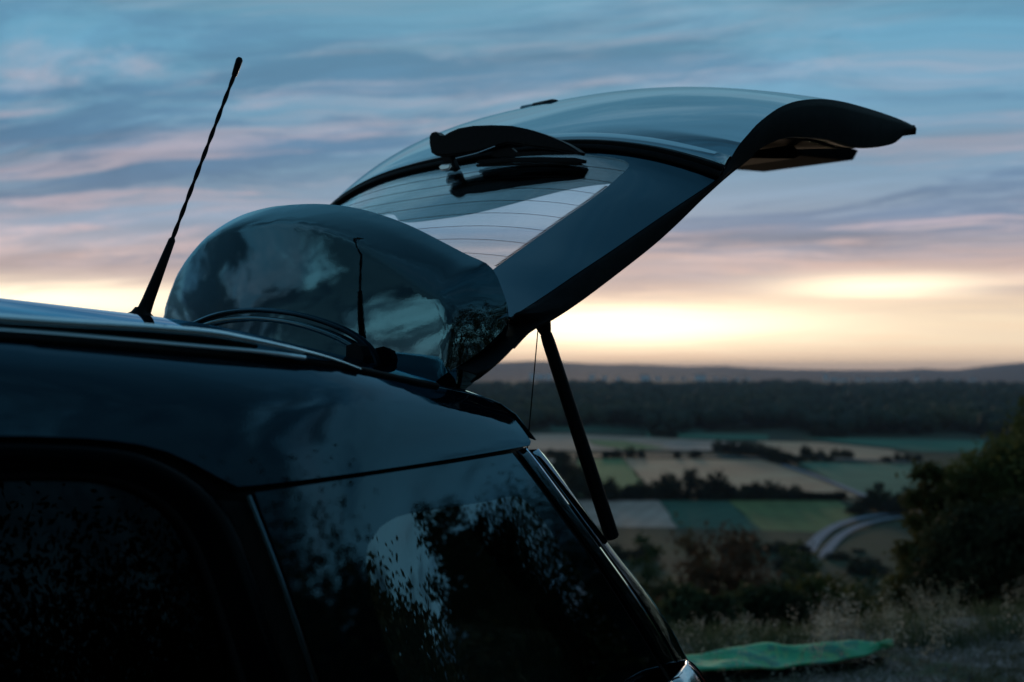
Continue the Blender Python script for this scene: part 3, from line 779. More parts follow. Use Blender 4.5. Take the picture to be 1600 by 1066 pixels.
# ceramic dots along the border: little teeth, and the heating wires
tl_ = spline([(a, b, 0) for a, b in tooth], 70)
for sgn in (1, -1):
    bm = bmesh.new()
    for i in range(69):
        a, b = tl_[i], tl_[i + 1]; m_ = a.lerp(b, .5); tip = Vector((m_.x - .008, m_.y, 0))
        tri = [gsurf(sgn * q_.x, q_.y) for q_ in (a, b, tip)]
        bm.faces.new([bm.verts.new(p + n_ * .0006) for p, n_ in tri])
    bm_obj('frit_edge', bm, RUBBER, rw, smooth=False)
for k in range(11):
    b_ = tooth[0][1] * .3 + .03 + k * (bl - .04) / 10.5
    # outermost a at this height
    aa = np.interp(b_, [t_[1] for t_ in near], [t_[0] for t_ in near])
    tube('heating_wire', [gsurf(a_, b_)[0] + gsurf(a_, b_)[1] * .0008 for a_ in np.linspace(-aa, aa, 24)], .00038, RUBBER, rw, seg=4)
# near and far side faces of the gate, from the outer edge down to the inner lip
lowE = trace([(752, 585), (775, 568), (800, 545), (830, 514), (862, 497), (905, 469), (960, 428), (1020, 381), (1060, 345), (1100, 306), (1138, 272), (1166, 250), (1186, 234), (1208, 222), (1240, 214), (1300, 218), (1345, 230), (1392, 226), (1412, 212), (1424, 206)], 0, 1.0)
topE = [onY(px, py, YC - .475) for px, py in ((735, 596), (758, 574), (780, 545), (793, 515))] + gE[::4] + [gE[-1]] + pE[::4] + [pE[-1]]
N_ = 80; U3 = spline(topE, N_); L3 = spline(lowE, N_)
rows = []
for f in np.linspace(0, 1, 6):
    rows.append([a.lerp(b, f) + Vector((0, -.004 * math.sin(f * math.pi), 0)) for a, b in zip(U3, L3)])
rows.append([b + Vector((0, .012, -.001)) for b in L3]); rows.append([b + Vector((0, .07, .012)) for b in L3])
SIDEF = mat('gate_side_paint', (.010, .013, .016), .6, spec=.15, fn=varied((.008, .010, .012), (.012, .015, .018), 40, .6))
sfc = loft('gate_side', rows, SIDEF, gate, thick=-.003); sfm = mirror_copy(sfc, YG)
edge_t = tube('gate_seal', [b + Vector((0, .004, -.002)) for b in L3[4:44]], .0042, RUBBER, gate, seg=8)
# inner lining of the gate
half_n = next(i for i in range(N_) if L3[i].x > gE[-1].x + .015)
li = []
for i in range(half_n, N_ - 2, 2):
    b = L3[i]; f = (i - half_n) / (N_ - half_n)
    li.append([Vector((b.x + .05 * (1 - u * u) * f, YG - (YG - b.y - .05) * u, b.z + .010 + (.052 + .0 * f) * (1 - u * u))) for u in US])
gd = (gE[-1] - gE[0]).normalized()
r_a = [p - gd * (.004 + .17 * math.exp(-(abs(u) / .42) ** 3)) + Vector((0, 0, -.004)) for p, u in zip(li[0], US)]
r_b = [p + (q_ - p) * .5 for p, q_ in zip(r_a, li[0])]
li = [[p + GN * .018 for p in r_a], r_a, r_b] + li
lining = loft('gate_lining', li, MATTE, gate, thick=-.006)
# rails of the lining beside and above the window
# lip at the bumper edge closing outer panel and lining
lp = [prow[-1], [p + Vector((.012, 0, -.006)) for p in prow[-1]], [p + Vector((.010, 0, -.018)) for p in prow[-1]], [p + Vector((-.012, 0, -.022)) for p in prow[-1]]]
loft('gate_lip', lp, SIDEF, gate, thick=.003)
loft('lower_lining', [lp[-1], [a.lerp(b, .5) for a, b in zip(lp[-1], li[-1])], li[-1]], MATTE, gate, thick=.003)
# latch housing and inner grab recess hanging under the lining
def hangbox(name, pts, y0, y1, mt, parent):
    """outline measured on the plane y0, extruded to y1"""
    a = [onY(px, py, y0) for px, py in pts]; V = a + [Vector((p.x, y1, p.z)) for p in a]; n_ = len(a)
    Fc = [tuple(range(n_)), tuple(range(2 * n_ - 1, n_ - 1, -1))] + [(i, (i + 1) % n_, n_ + (i + 1) % n_, n_ + i) for i in range(n_)]
    o_ = mesh_obj(name, V, Fc, mt, parent, smooth=False)
    bm_ = bmesh.new(); bm_.from_mesh(o_.data); bmesh.ops.recalc_face_normals(bm_, faces=bm_.faces); bmesh.ops.bevel(bm_, geom=list(bm_.edges), offset=.003, segments=2, affect='EDGES'); bm_.to_mesh(o_.data); bm_.free()
    return o_
hangbox('latch_housing', [(1228, 216), (1262, 214), (1318, 226), (1342, 235), (1334, 250), (1326, 251), (1252, 243), (1236, 236)], YC - .16, YC + .16, MATTE, gate)
hangbox('grab_handle', [(1172, 236), (1240, 226), (1255, 241), (1242, 248), (1178, 247)], YC - .48, YC - .30, MATTE, gate)
# number-plate lamp bar and emblem standing proud of the panel crest
def onpanel(px, py):
    best = None
    for i in range(len(prow)):
        for j in range(NU):
            p = prow[i][j] - CAM; t = p.dot(FWD); e_ = (p.dot(RIGHT) / t * F - (px - 800)) ** 2 + (-p.dot(UP) / t * F - (py - 533)) ** 2
            if best is None or e_ < best[0]: best = (e_, i, j)
    return best[1], best[2]
i_, j_ = onpanel(842, 156)
pc_ = prow[i_][j_]
def gatebox(name, i, ja, jb, h, d, mt):
    bm_ = bmesh.new(); pts = [prow[i][j] + Vector((0, 0, h * .4)) for j in range(ja, jb + 1)]
    add_tube(bm_, pts, h, 10, True, (d / h, 1)); return bm_obj(name, bm_, mt, gate)
def crest(px0, py0, px1, py1, name, h, mt_):
    ci, cj = onpanel((px0 + px1) / 2, (py0 + py1) / 2 + 5); tt = (prow[ci][cj] - CAM).dot(FWD)
    def top_at(px_):
        best = None
        for row_ in prow:
            for p_ in row_:
                c_ = p_ - CAM; t_ = c_.dot(FWD); x_ = 800 + c_.dot(RIGHT) / t_ * F; y_ = 533 - c_.dot(UP) / t_ * F
                if abs(x_ - px_) < 9 and (best is None or y_ < best[0]): best = (y_, p_)
        return best[1]
    a_, b_ = top_at(px0), top_at(px1)
    bm_ = bmesh.new(); add_tube(bm_, [a_, a_.lerp(b_, .12), a_.lerp(b_, .88), b_], [h * .5, h, h, h * .5], 10, True, (2.2, 1)); return bm_obj(name, bm_, mt_, gate)
crest(829, 158.5, 864, 154.5, 'gate_handle', .0065, PLASTIC)
crest(806, 162, 826, 158.5, 'emblem', .006, CHROME)
# --- wiper parked along the lower edge of the window
XW = onglass(800, 262); WX = None
def wp(px, py, dX=0): return onX(px, py, WXP + dX)
piv = gsurf(*onglass(703, 262))[0]; WXP = piv.x - .030
def extr(name, pts, xa, xb, mt, parent, bev=.002, spl=0):
    """outline measured on the wiper's upright plane, given real thickness along X"""
    if spl: pts = [tuple(v)[:2] for v in spline([(a, b, 0) for a, b in pts], spl, True)[:-1]]
    a = [onX(px, py, WXP) for px, py in pts]; n_ = len(a)
    c2 = [(p.y, p.z) for p in a]; vs, fs = cdt(c2, .02)
    V = [Vector((WXP + xa, v_[0], v_[1])) for v_ in vs] + [Vector((WXP + xb, v_[0], v_[1])) for v_ in vs]; m_ = len(vs); cnt = {}
    for f in fs:
        for i in range(3): cnt[(f[i], f[(i + 1) % 3])] = 1
    Fc = [tuple(f) for f in fs] + [tuple(m_ + i for i in reversed(f)) for f in fs] + [(b_, a_, a_ + m_, b_ + m_) for a_, b_ in cnt if (b_, a_) not in cnt]
    o_ = mesh_obj(name, V, Fc, mt, parent, sharp=35)
    bm_ = bmesh.new(); bm_.from_mesh(o_.data); bmesh.ops.recalc_face_normals(bm_, faces=bm_.faces)
    if bev:
        ed = [e for e in bm_.edges if len(e.link_faces) == 2 and e.calc_face_angle() > 1.2 and abs((e.verts[0].co - e.verts[1].co).x) < 1e-5]
        bmesh.ops.bevel(bm_, geom=ed, offset=bev, segments=2, affect='EDGES', clamp_overlap=True)
    bm_.to_mesh(o_.data); bm_.free(); return o_
arm = extr('wiper', [(677, 214), (680, 209), (686, 207), (691, 211), (694, 213), (700, 213), (708, 208), (722, 202), (745, 198), (775, 197), (805, 198), (830, 203), (858, 212), (885, 223), (903, 233), (911, 239), (908, 243), (900, 241), (880, 237), (862, 234), (842, 232), (820, 228), (798, 226), (775, 233), (752, 239), (725, 243), (704, 245), (688, 245), (680, 240), (677, 226)], -.016, .014, PLASTIC, gate, .004, 0)
extr('wiper_link', [(692, 243), (706, 243), (713, 256), (716, 264), (708, 268), (698, 262)], -.008, .010, PLASTIC, arm, .002)
extr('blade_carrier', [(746, 254), (750, 250), (790, 247), (850, 246), (900, 247), (914, 250), (913, 255), (860, 254), (800, 254), (752, 258)], -.006, .008, PLASTIC, arm, .0012)
extr('blade_arch', [(768, 240), (776, 232), (800, 231), (808, 238), (850, 236), (905, 241), (850, 242), (772, 246)], -.004, .006, PLASTIC, arm, .001)
extr('wiper_blade', [(744, 257), (800, 255), (860, 255), (908, 255), (910, 258), (860, 258), (800, 258.5), (746, 261)], -.002, .003, RUBBER, arm, 0)
extr('washer_nozzle', [(690, 262), (694, 258), (708, 257), (710, 261), (706, 266), (694, 268)], -.012, .012, CHROME, arm, .003)
tube('spring_rod', [onX(px, py, WXP - .017) for px, py in ((712, 248), (745, 240), (774, 229))], .0016, CHROME, arm, seg=6)

# --- roof-edge spoiler, standing upright now the gate is open
SPX = 1.382
sout = [(262, 540), (263, 520), (265, 500), (268, 470), (275, 445), (287, 416), (303, 392), (325, 368), (352, 350), (385, 335), (425, 325), (465, 321), (505, 320), (545, 323), (585, 331), (625, 344), (660, 359), (700, 380), (735, 399), (757, 409), (771, 419), (779, 434), (787, 452), (795, 474), (801, 492), (797, 515), (786, 542), (770, 566), (752, 585), (735, 600), (720, 608), (690, 607), (620, 600), (500, 600), (380, 596), (300, 580)]
so3 = [onX(px, py, SPX) for px, py in sout]
sp2d = [(p.y, p.z) for p in so3]
sp_b = np.array([tuple(v)[:2] for v in spline([(a, b, 0) for a, b in sp2d], 400, True)])
up_b = np.array([tuple(onX(px, py, SPX))[1:] for px, py in [(268, 700)] + sout[:20] + [(775, 427), (788, 452), (796, 480), (800, 510), (801, 545), (800, 700)]]); up_b = np.array([tuple(v)[:2] for v in spline([(a, b, 0) for a, b in up_b], 300)])
sa, sb2 = up_b[:-1], up_b[1:]; sd_ = sb2 - sa; sl = (sd_ ** 2).sum(1) + 1e-12
def bdist(y, z):
    p = np.array([y, z]); t = np.clip(((p - sa) * sd_).sum(1) / sl, 0, 1); c_ = sa + sd_ * t[:, None]; return float(np.sqrt(((c_ - p) ** 2).sum(1).min()))
yn, yf = sp_b[:, 0].min(), sp_b[:, 0].max()
def sfront(y, z):
    v = (y - (yn + yf) / 2) / ((yf - yn) / 2); zz = z - Z(-.03)
    x = SPX - .055 + .055 * v * v + .05 * zz + .30 * zz * zz - .02
    f = (yf - y) / (yf - yn)                       # 0 far, 1 near
    r_ = .022 + .055 * f ** 1.5; d = min(bdist(y, z), r_)
    k = 1 - d / r_
    kk = max(k, 0); soft = kk * kk / (kk + .05)
    return x - r_ * .80 + r_ * (.72 * soft + .18 * kk ** 5)
def spsurf(y, z):
    e = .0015; fx = sfront(y, z)
    gy = (sfront(y + e, z) - sfront(y - e, z)) / (2 * e); gz = (sfront(y, z + e) - sfront(y, z - e)) / (2 * e)
    n_ = Vector((-1, gy, gz)).normalized(); return Vector((fx, y, z)), n_
vs, fs = cdt([tuple(p) for p in sp_b[::3]], .013)
V = []; Nn = []
for v_ in vs:
    p, n_ = spsurf(v_[0], v_[1]); V.append(p); Nn.append(n_)
m_ = len(V); V += [Vector((SPX + .035, p.y, p.z)) if False else Vector((max(p.x + .012, SPX + .006), 1.80 + (p.y - 1.80) * .975, p.z - .006)) for p in V]
cnt = {}; tri = []
for f in fs:
    f = list(f)
    if (V[f[1]] - V[f[0]]).cross(V[f[2]] - V[f[0]]).x > 0: f.reverse()
    tri.append(tuple(f))
    for i in range(3): cnt[(f[i], f[(i + 1) % 3])] = 1
Fc = tri + [tuple(m_ + i for i in reversed(f)) for f in tri] + [(b_, a_, a_ + m_, b_ + m_) for a_, b_ in cnt if (b_, a_) not in cnt]
spo = mesh_obj('spoiler', V, Fc, GLOSS, gate, sharp=38)
# raised lower moulding of the spoiler: dark arched ridge over a forward-leaning foot
arc = [(262, 530), (290, 517), (318, 506), (350, 495), (385, 488.5), (430, 486), (480, 490), (520, 498), (560, 511), (590, 526), (612, 545), (624, 566), (626, 590)]
ay = [onX(px, py, SPX - .05) for px, py in arc]
ar = [Vector((sfront(p.y, p.z) - .003, p.y, p.z)) for p in spline(ay, 70)]
tube('spoiler_moulding', ar, .0085, PILLARG, spo, seg=12, flat=(1, .6))
tube('spoiler_moulding', [p + Vector((-.010, 0, -.017)) for p in ar[4:-6]], .005, GLOSS, spo, seg=10)
rows = []
for k in range(9):
    f = k / 8; rows.append([Vector((p.x - .004 - .022 * f ** 1.2, p.y, p.z + (Z(-.045) - p.z) * f - .012 * (1 - f))) for p in ar])
loft('spoiler_foot', rows, GLOSS, spo, thick=0)
# covered hinge between roof and spoiler
hc = [onX(px, py, 1.238) for px, py in ((541, 540), (554, 536), (563, 541), (568, 556), (566, 572), (554, 577), (540, 576))]
hv = hc + [p + Vector((.018, 0, 0)) for p in hc]; hn = len(hc)
ho = mesh_obj('hinge_cover', hv, [tuple(range(hn)), tuple(range(2 * hn - 1, hn - 1, -1))] + [(i, (i + 1) % hn, hn + (i + 1) % hn, hn + i) for i in range(hn)], PLASTIC, gate, False)
# hinge arms
for s_ in (-1, 1):
    tube('hinge_arm', [(1.345, YC + s_ * .38, Z(-.03)), (1.40, YC + s_ * .38, Z(.0)), (1.43, YC + s_ * .38, Z(.07))], .009, PLASTIC, gate)

# --- gas struts and the parcel-shelf cord
s0 = onY(846, 500, YC - .50); s1 = onY(957, 842, YC - .585)
s1.x += .0
strut = empty('gas_strut', None, None); strut.parent = CARP
dv = (s1 - s0)
tube('strut_cylinder', [s0 + dv * .06, s0 + dv * .065, s0 + dv * .10, s0 + dv * .5, s0 + dv * .99, s1], [.0085, .0108, .0118, .0128, .0138, .010], PLASTIC, strut, seg=20)
tube('strut_socket', [s0 - dv * .035, s0 - dv * .03, s0, s0 + dv * .035, s0 + dv * .062], [.006, .014, .0175, .0135, .010], PLASTIC, strut, seg=16)
mnt = tube('strut_mount', [s0 + Vector((-.012, .0, .004)), s0 + Vector((.0, .03, .006))], .015, PLASTIC, strut, seg=12)
st2 = strut.copy(); C.objects.link(st2); st2.parent = CARP
for ch in list(strut.children): mirror_copy(ch, YC, st2)
c0, c1 = onY(841, 510, YC - .47), onY(827, 668, YC - .42)
tube('shelf_cord', [c0, c0.lerp(c1, .5) + Vector((0, 0, -.001)), c1, c1 + (c1 - c0) * .5], .00115, RUBBER, CARP, seg=6)

# move every direct child into the car empty's space (parenting without inverse)
for ch in CARP.children: ch.matrix_parent_inverse = car_inv
#@@PART3
ORD = 'first second third fourth fifth sixth seventh eighth ninth tenth eleventh twelfth thirteenth fourteenth fifteenth sixteenth seventeenth eighteenth nineteenth twentieth'.split()
def ordl(i, n, txt, cat='tree'): return f"{ORD[i]} {cat} from the left {txt}" if i < n - 1 else f"rightmost {cat} {txt}"
# ================================================================== terrain
def az_px(px): return TH - math.atan((px - 800) / F)
VAL = -80.0                                              # valley floor below the hilltop
EDGE_AZ = F1([-3.2, -2.4, -1.6, -.9, -.3, .05, .30, .50, .75, 1.1, 1.7, 2.4, 3.2], [60, 70, 60, 40, 17, 9.4, 7.4, 6.25, 6.1, 8, 16, 40, 60])
RIDGE = {px: y for px, y in ((300, 570), (500, 566), (700, 569), (770, 567), (830, 564), (860, 565), (900, 567), (940, 570), (980, 569), (1030, 571), (1060, 573), (1130, 572), (1170, 575), (1230, 577), (1300, 578), (1360, 579), (1400, 578.5), (1440, 576), (1475, 578), (1500, 577.5), (1540, 573), (1580, 570), (1600, 568.5), (1700, 569), (1900, 574))}
rx_ = sorted(RIDGE); ridge_az = [az_px(p) for p in rx_][::-1]; ridge_s = [(578 - RIDGE[p]) / F / math.cos(math.atan((p - 800) / F)) * 1.0 for p in rx_][::-1]
def fbm(x, y, o=4):
    return noise.fractal(Vector((x, y, 3.1)), .9, 2.1, o)
def ground_h(az, R):
    e = EDGE_AZ(az); x, y = R * math.cos(az), R * math.sin(az)
    if R < e: h = 0
    else:
        d = R - e; h = VAL * (1 - math.exp(-(d * d / (d + 3)) / 120))
    n_ = min(R / 30, 1)
    if R < 300: h += .05 * fbm(x * .5, y * .5) * min(1, max(0, (R - 3.8)) / 3) + .8 * n_ * fbm(x * .05, y * .05) * min(1, max(R - 12, 0) / 40)
    if R > 5200:
        g_ = min((R - 5200) / 10800, 1)
        s = float(np.interp(az, ridge_az, ridge_s)) if ridge_az[0] < az < ridge_az[-1] else .003 + .0035 * fbm(az * 3, 1.7)
        top = s * R + CAMZ
        k = g_ ** 1.35; k = k * k * (3 - 2 * k) * .55 + k * .45
        h = h * (1 - k) + top * k + 14 * fbm(az * 60, R / 2500) * g_ * (1 - g_) * 1.2
        h += 3 * fbm(az * 160, 8.8) * g_
    return h
def terrain(name, azs, Rs, mt, close=False):
    V = [(R * math.cos(a), R * math.sin(a), ground_h(a, R)) for R in Rs for a in azs]
    Fc = grid_faces(len(Rs), len(azs), 0, close)
    o = mesh_obj(name, V, [f[::-1] for f in Fc], mt, None, sharp=0)
    if o.data.polygons[0].normal.z < 0: o.data.flip_normals()
    return tag(o, kind='structure')
GROUND = mat('dry_ground', fn=varied((.22, .165, .15), (.44, .34, .32), 9, .95, (.12, .15, .08), 8, .8))
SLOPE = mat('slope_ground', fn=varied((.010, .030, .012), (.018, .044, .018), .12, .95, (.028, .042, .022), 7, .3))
def valfn(t, b):
    p = geo(t); v_ = t.new('ShaderNodeTexVoronoi'); v_.feature = 'F1'; t.set(v_.inputs['Vector'], t.v('MULTIPLY', p, (1, .45, 0))); v_.inputs['Scale'].default_value = .006
    hs = t.new('ShaderNodeSeparateColor'); t.set(hs.inputs[0], v_.outputs['Color'])
    col = t.ramp(hs.outputs[0], [(0, (.035, .06, .035)), (.4, (.035, .06, .035)), (.41, (.05, .075, .035)), (.7, (.05, .075, .035)), (.71, (.035, .065, .032)), (1, (.035, .065, .032))], 'CONSTANT')
    col = t.mix(.5, col, (.028, .05, .032)); n = t.noise(p, .03, 6, .6)
    t.set(b.inputs['Base Color'], t.mix(t.sstep(n, .3, .7), col, (.03, .045, .03))); b.inputs['Roughness'].default_value = .95; b.inputs['Specular IOR Level'].default_value = .1
VALM = mat('valley_ground', fn=valfn)
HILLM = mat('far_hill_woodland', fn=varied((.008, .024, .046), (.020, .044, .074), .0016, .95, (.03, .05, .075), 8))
azn = np.linspace(-math.pi, math.pi, 361)
terrain('hilltop_ground', azn, [.02, 1, 2, 3, 4, 4.6, 5.2, 5.6, 6, 6.3, 6.6, 7, 7.5, 8.2, 9, 10, 12, 14, 17, 20, 25], GROUND)
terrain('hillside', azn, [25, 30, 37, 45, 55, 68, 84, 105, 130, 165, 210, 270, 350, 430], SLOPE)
terrain('valley_floor', azn, [430, 600, 900, 1400, 2000, 3000, 4200, 5200, 6200, 7400], VALM)
azh = np.unique(np.concatenate([azn, np.linspace(az_px(1750), az_px(200), 700)]))
terrain('far_hills', azh, [7400, 8600, 10000, 11500, 13000, 14500, 15500, 16000], HILLM)
azo = azn
o = mesh_obj('far_hills_back', [(R * math.cos(a), R * math.sin(a), z_) for R, z_ in ((16000, 30), (17000, -50), (30000, -90)) for a in azn], [f[::-1] for f in grid_faces(3, len(azn))], HILLM)
tag(o, kind='structure')
for v_ in o.data.vertices[:len(azn)]:
    a = math.atan2(v_.co.y, v_.co.x); v_.co.z = ground_h(a, 16000) - .5

# --- fields in the valley, measured corner by corner on the valley floor
def fieldm(name, c1, c2, rows_=None, ang=0):
    def fn(t, b):
        p = geo(t); n = t.noise(p, .02, 6, .65); col = t.mix(t.sstep(n, .35, .65), c1, c2)
        if rows_:
            ca, sa_ = math.cos(ang), math.sin(ang); s_ = t.new('ShaderNodeSeparateXYZ'); t.set(s_.inputs[0], p)
            wv = t.m('SINE', t.m('MULTIPLY', t.m('ADD', t.m('MULTIPLY', s_.outputs[0], ca), t.m('MULTIPLY', s_.outputs[1], sa_)), rows_))
            col = t.mix(t.m('MULTIPLY', t.m('ADD', wv, 1), .12), col, tuple(.55 * k for k in c1))
        t.set(b.inputs['Base Color'], col); b.inputs['Roughness'].default_value = .95; b.inputs['Specular IOR Level'].default_value = .1
    return mat(name, fn=fn)
TAN = fieldm('stubble', (0.553, 0.310, 0.202), (0.616, 0.408, 0.270), .5, .3); TAN2 = fieldm('pale_stubble', (0.451, 0.292, 0.220), (0.616, 0.408, 0.319), .4, 1.2)
PALE = fieldm('ploughed_soil', (0.410, 0.292, 0.244), (0.533, 0.391, 0.337), .6, 2.0); DKG = fieldm('dark_crop', (0.040, 0.113, 0.084), (0.054, 0.144, 0.101), .5, 1.7)
OLV = fieldm('olive_crop', (0.128, 0.174, 0.071), (0.182, 0.228, 0.091), .5, 2.2); GRN = fieldm('green_crop', (0.082, 0.202, 0.082), (0.128, 0.256, 0.109), .5, .8)
GRN2 = fieldm('teal_crop', (0.052, 0.174, 0.119), (0.073, 0.220, 0.146), .5, 1.1); BRN = fieldm('brown_soil', (0.308, 0.177, 0.127), (0.410, 0.232, 0.167))
ROADM = mat('road_asphalt', fn=varied((.11, .15, .21), (.18, .22, .28), .2, .7))
def field(name, px, mt, lift, sub=8):
    pts = [onZ(x, y, VAL + lift) for x, y in px]
    # rounded, slightly irregular borders
    P2 = []
    for i, p in enumerate(pts):
        q_ = pts[(i + 1) % len(pts)]
        for k in range(sub):
            m_ = p.lerp(q_, k / sub); d = (q_ - p).length * .006
            P2.append(m_ + Vector((random.uniform(-d, d), random.uniform(-d, d), 0)) * (k > 0))
    n_ = len(P2)
    vs, fs = cdt([(p.x, p.y) for p in P2], 60)
    o_ = mesh_obj(name, [(v_[0], v_[1], VAL + lift) for v_ in vs], [tuple(f) for f in fs], mt, None, False)
    if o_.data.polygons[0].normal.z < 0: o_.data.flip_normals()
    return tag(o_, kind='structure')
LB = .9
for nme, px, mt, lf in (
    ('pale_field', [(700, 782), (1029, 782), (1068, 836), (980, 842), (700, 842)], PALE, LB),
    ('dark_green_field', [(1030, 782), (1136, 783), (1206, 842), (1068, 838)], DKG, LB),
    ('olive_field', [(1138, 782), (1310, 783), (1342, 803), (1300, 822), (1262, 846), (1206, 842)], OLV, LB),
    ('stubble_field', [(975, 717), (1190, 719), (1262, 739), (1352, 776), (1150, 778), (1015, 765)], TAN, LB),
    ('green_field', [(905, 718), (974, 717), (1006, 752), (1000, 778), (905, 776)], GRN, LB),
    ('teal_field', [(1243, 722), (1470, 727), (1440, 772), (1354, 777), (1300, 750)], GRN2, LB),
    ('far_stubble_field', [(700, 678), (890, 678), (1020, 684), (1130, 689), (1160, 698), (1120, 704), (900, 704), (700, 704)], TAN2, LB),
    ('far_pale_field', [(1030, 690), (1125, 689), (1160, 694), (1110, 704), (1050, 704)], PALE, LB * 1.5),
    ('right_stubble_field', [(1180, 689), (1290, 692), (1390, 702), (1430, 718), (1300, 718), (1200, 706)], TAN, LB),
    ('green_strip', [(915, 687), (975, 689), (1040, 700), (980, 703), (930, 695)], GRN, LB * 1.6),
    ('far_meadow', [(1250, 684), (1540, 688), (1540, 706), (1440, 706), (1380, 698)], GRN2, LB * .6),
    ('far_meadow', [(1010, 676), (1200, 680), (1200, 687), (1010, 684)], GRN2, LB * .6),
    ('lane_field', [(860, 660), (1100, 668), (1100, 676), (860, 674)], DKG, LB * .6),
    ('meadow', [(980, 838), (1068, 840), (1130, 858), (1000, 868), (960, 850)], GRN, LB * .5),
    ('left_stubble_field', [(420, 718), (690, 716), (880, 718), (880, 776), (640, 780), (400, 776)], TAN2, LB * 1.1),
    ('left_dark_field', [(420, 784), (560, 783), (690, 783), (690, 842), (560, 846), (380, 842)], DKG, LB),
    ('left_green_field', [(150, 716), (405, 718), (385, 776), (90, 780)], GRN2, LB),
    ('left_pale_field', [(60, 786), (405, 786), (365, 842), (0, 846)], PALE, LB),
    ('left_far_field', [(100, 680), (680, 678), (680, 704), (60, 706)], GRN, LB),
    ('left_tan_field', [(-300, 690), (40, 690), (-20, 712), (-400, 716)], TAN, LB),
    ('right_far_field', [(1560, 700), (1900, 704), (1950, 735), (1500, 730)], TAN2, LB),
    ('right_green_field', [(1500, 745), (1960, 745), (2050, 800), (1520, 795)], GRN, LB),
    ('brown_field', [(1365, 852), (1440, 860), (1520, 872), (1500, 884), (1400, 890), (1385, 866)], BRN, LB)):
    field(nme, px, mt, lf)
def road(name, px, wd, lift):
    c_ = spline([onZ(x, y, VAL + lift) for x, y in px], 50); rows_ = []
    for i, p in enumerate(c_):
        d = (c_[min(i + 1, 49)] - c_[max(i - 1, 0)]).normalized(); n_ = Vector((-d.y, d.x, 0)) * wd / 2; rows_.append([p - n_, p, p + n_])
    o_ = loft(name, rows_, ROADM)
    if o_.data.polygons[0].normal.z < 0: o_.data.flip_normals()
    return tag(o_, kind='structure')
road('road', [(1262, 868), (1270, 850), (1292, 829), (1325, 814), (1370, 805), (1420, 802), (1500, 802)], 5.5, 1.6)
road('road', [(1284, 872), (1298, 853), (1318, 834), (1350, 819), (1395, 809), (1440, 806)], 4.5, 1.8)
road('farm_track', [(880, 712), (960, 711), (1040, 712), (1130, 713), (1200, 716)], 6, 1.7)
road('farm_track', [(1190, 712), (1260, 715), (1330, 718), (1420, 722)], 6, 1.7)
road('farm_track', [(1222, 726), (1260, 738), (1305, 755), (1352, 775)], 5, 1.9)

# ------------------------------------------------------------------ vegetation
def leafm(name, c1, c2, c3, sc=1.0, trans=.25, rnd=.3): return mat(name, fn=varied(c1, c2, sc, .8, c3, 4, 0, (1, 1, 1), rnd, trans))
LEAF_OL = leafm('olive_leaves', (.075, .09, .032), (.13, .14, .05), (.15, .15, .06), .8)
LEAF_DK = leafm('dark_leaves', (.036, .048, .026), (.065, .08, .040), (.085, .095, .045), .8)
LEAF_RD = leafm('reddish_leaves', (.075, .045, .032), (.11, .065, .045), (.08, .07, .035), .9)
LEAF_FAR = leafm('hedge_leaves', (.012, .020, .013), (.028, .038, .020), (.036, .042, .022), .08, .1, .6)
LEAF_FOR = mat('forest_leaves', fn=varied((.008, .024, .021), (.024, .052, .040), .02, .9, (.040, .055, .030), 4))
BARK = mat('bark', fn=varied((.02, .016, .012), (.05, .04, .03), 6, .95, None, 6, .5, (1, 1, .3)))
def leaf_cloud(n_cl, per, size, shape, seed, spread=.16, droop=0, core=.35):
    """leaf clusters through a crown of unit radius/height: returns quads"""
    g = np.random.default_rng(seed); out = []
    P_ = g.normal(size=(n_cl, 3)); P_ /= np.linalg.norm(P_, axis=1)[:, None]; rr = core + (1 - core) * g.random(n_cl) ** .45; P_ = P_ * rr[:, None]
    lump = np.array([1 + .34 * noise.noise(Vector(p / max(np.linalg.norm(p), .1) * 2.1) + Vector((seed * 3.7, 0, 0))) for p in P_]); P_ *= lump[:, None]
    P_ = P_ * np.array(shape)
    c_ = np.repeat(P_, per, 0) + g.normal(size=(n_cl * per, 3)) * spread * np.array([1, 1, .8]); n_ = len(c_)
    a = g.normal(size=(n_, 3)); a /= np.linalg.norm(a, axis=1)[:, None]; b = np.cross(a, g.normal(size=(n_, 3))); b /= np.linalg.norm(b, axis=1)[:, None]
    s = size * (.6 + .8 * g.random(n_))[:, None]
    V_ = np.stack([c_ - a * s, c_ + b * s * .45, c_ + a * s, c_ - b * s * .45], 1).reshape(-1, 3)
    return V_, np.arange(n_ * 4).reshape(-1, 4)
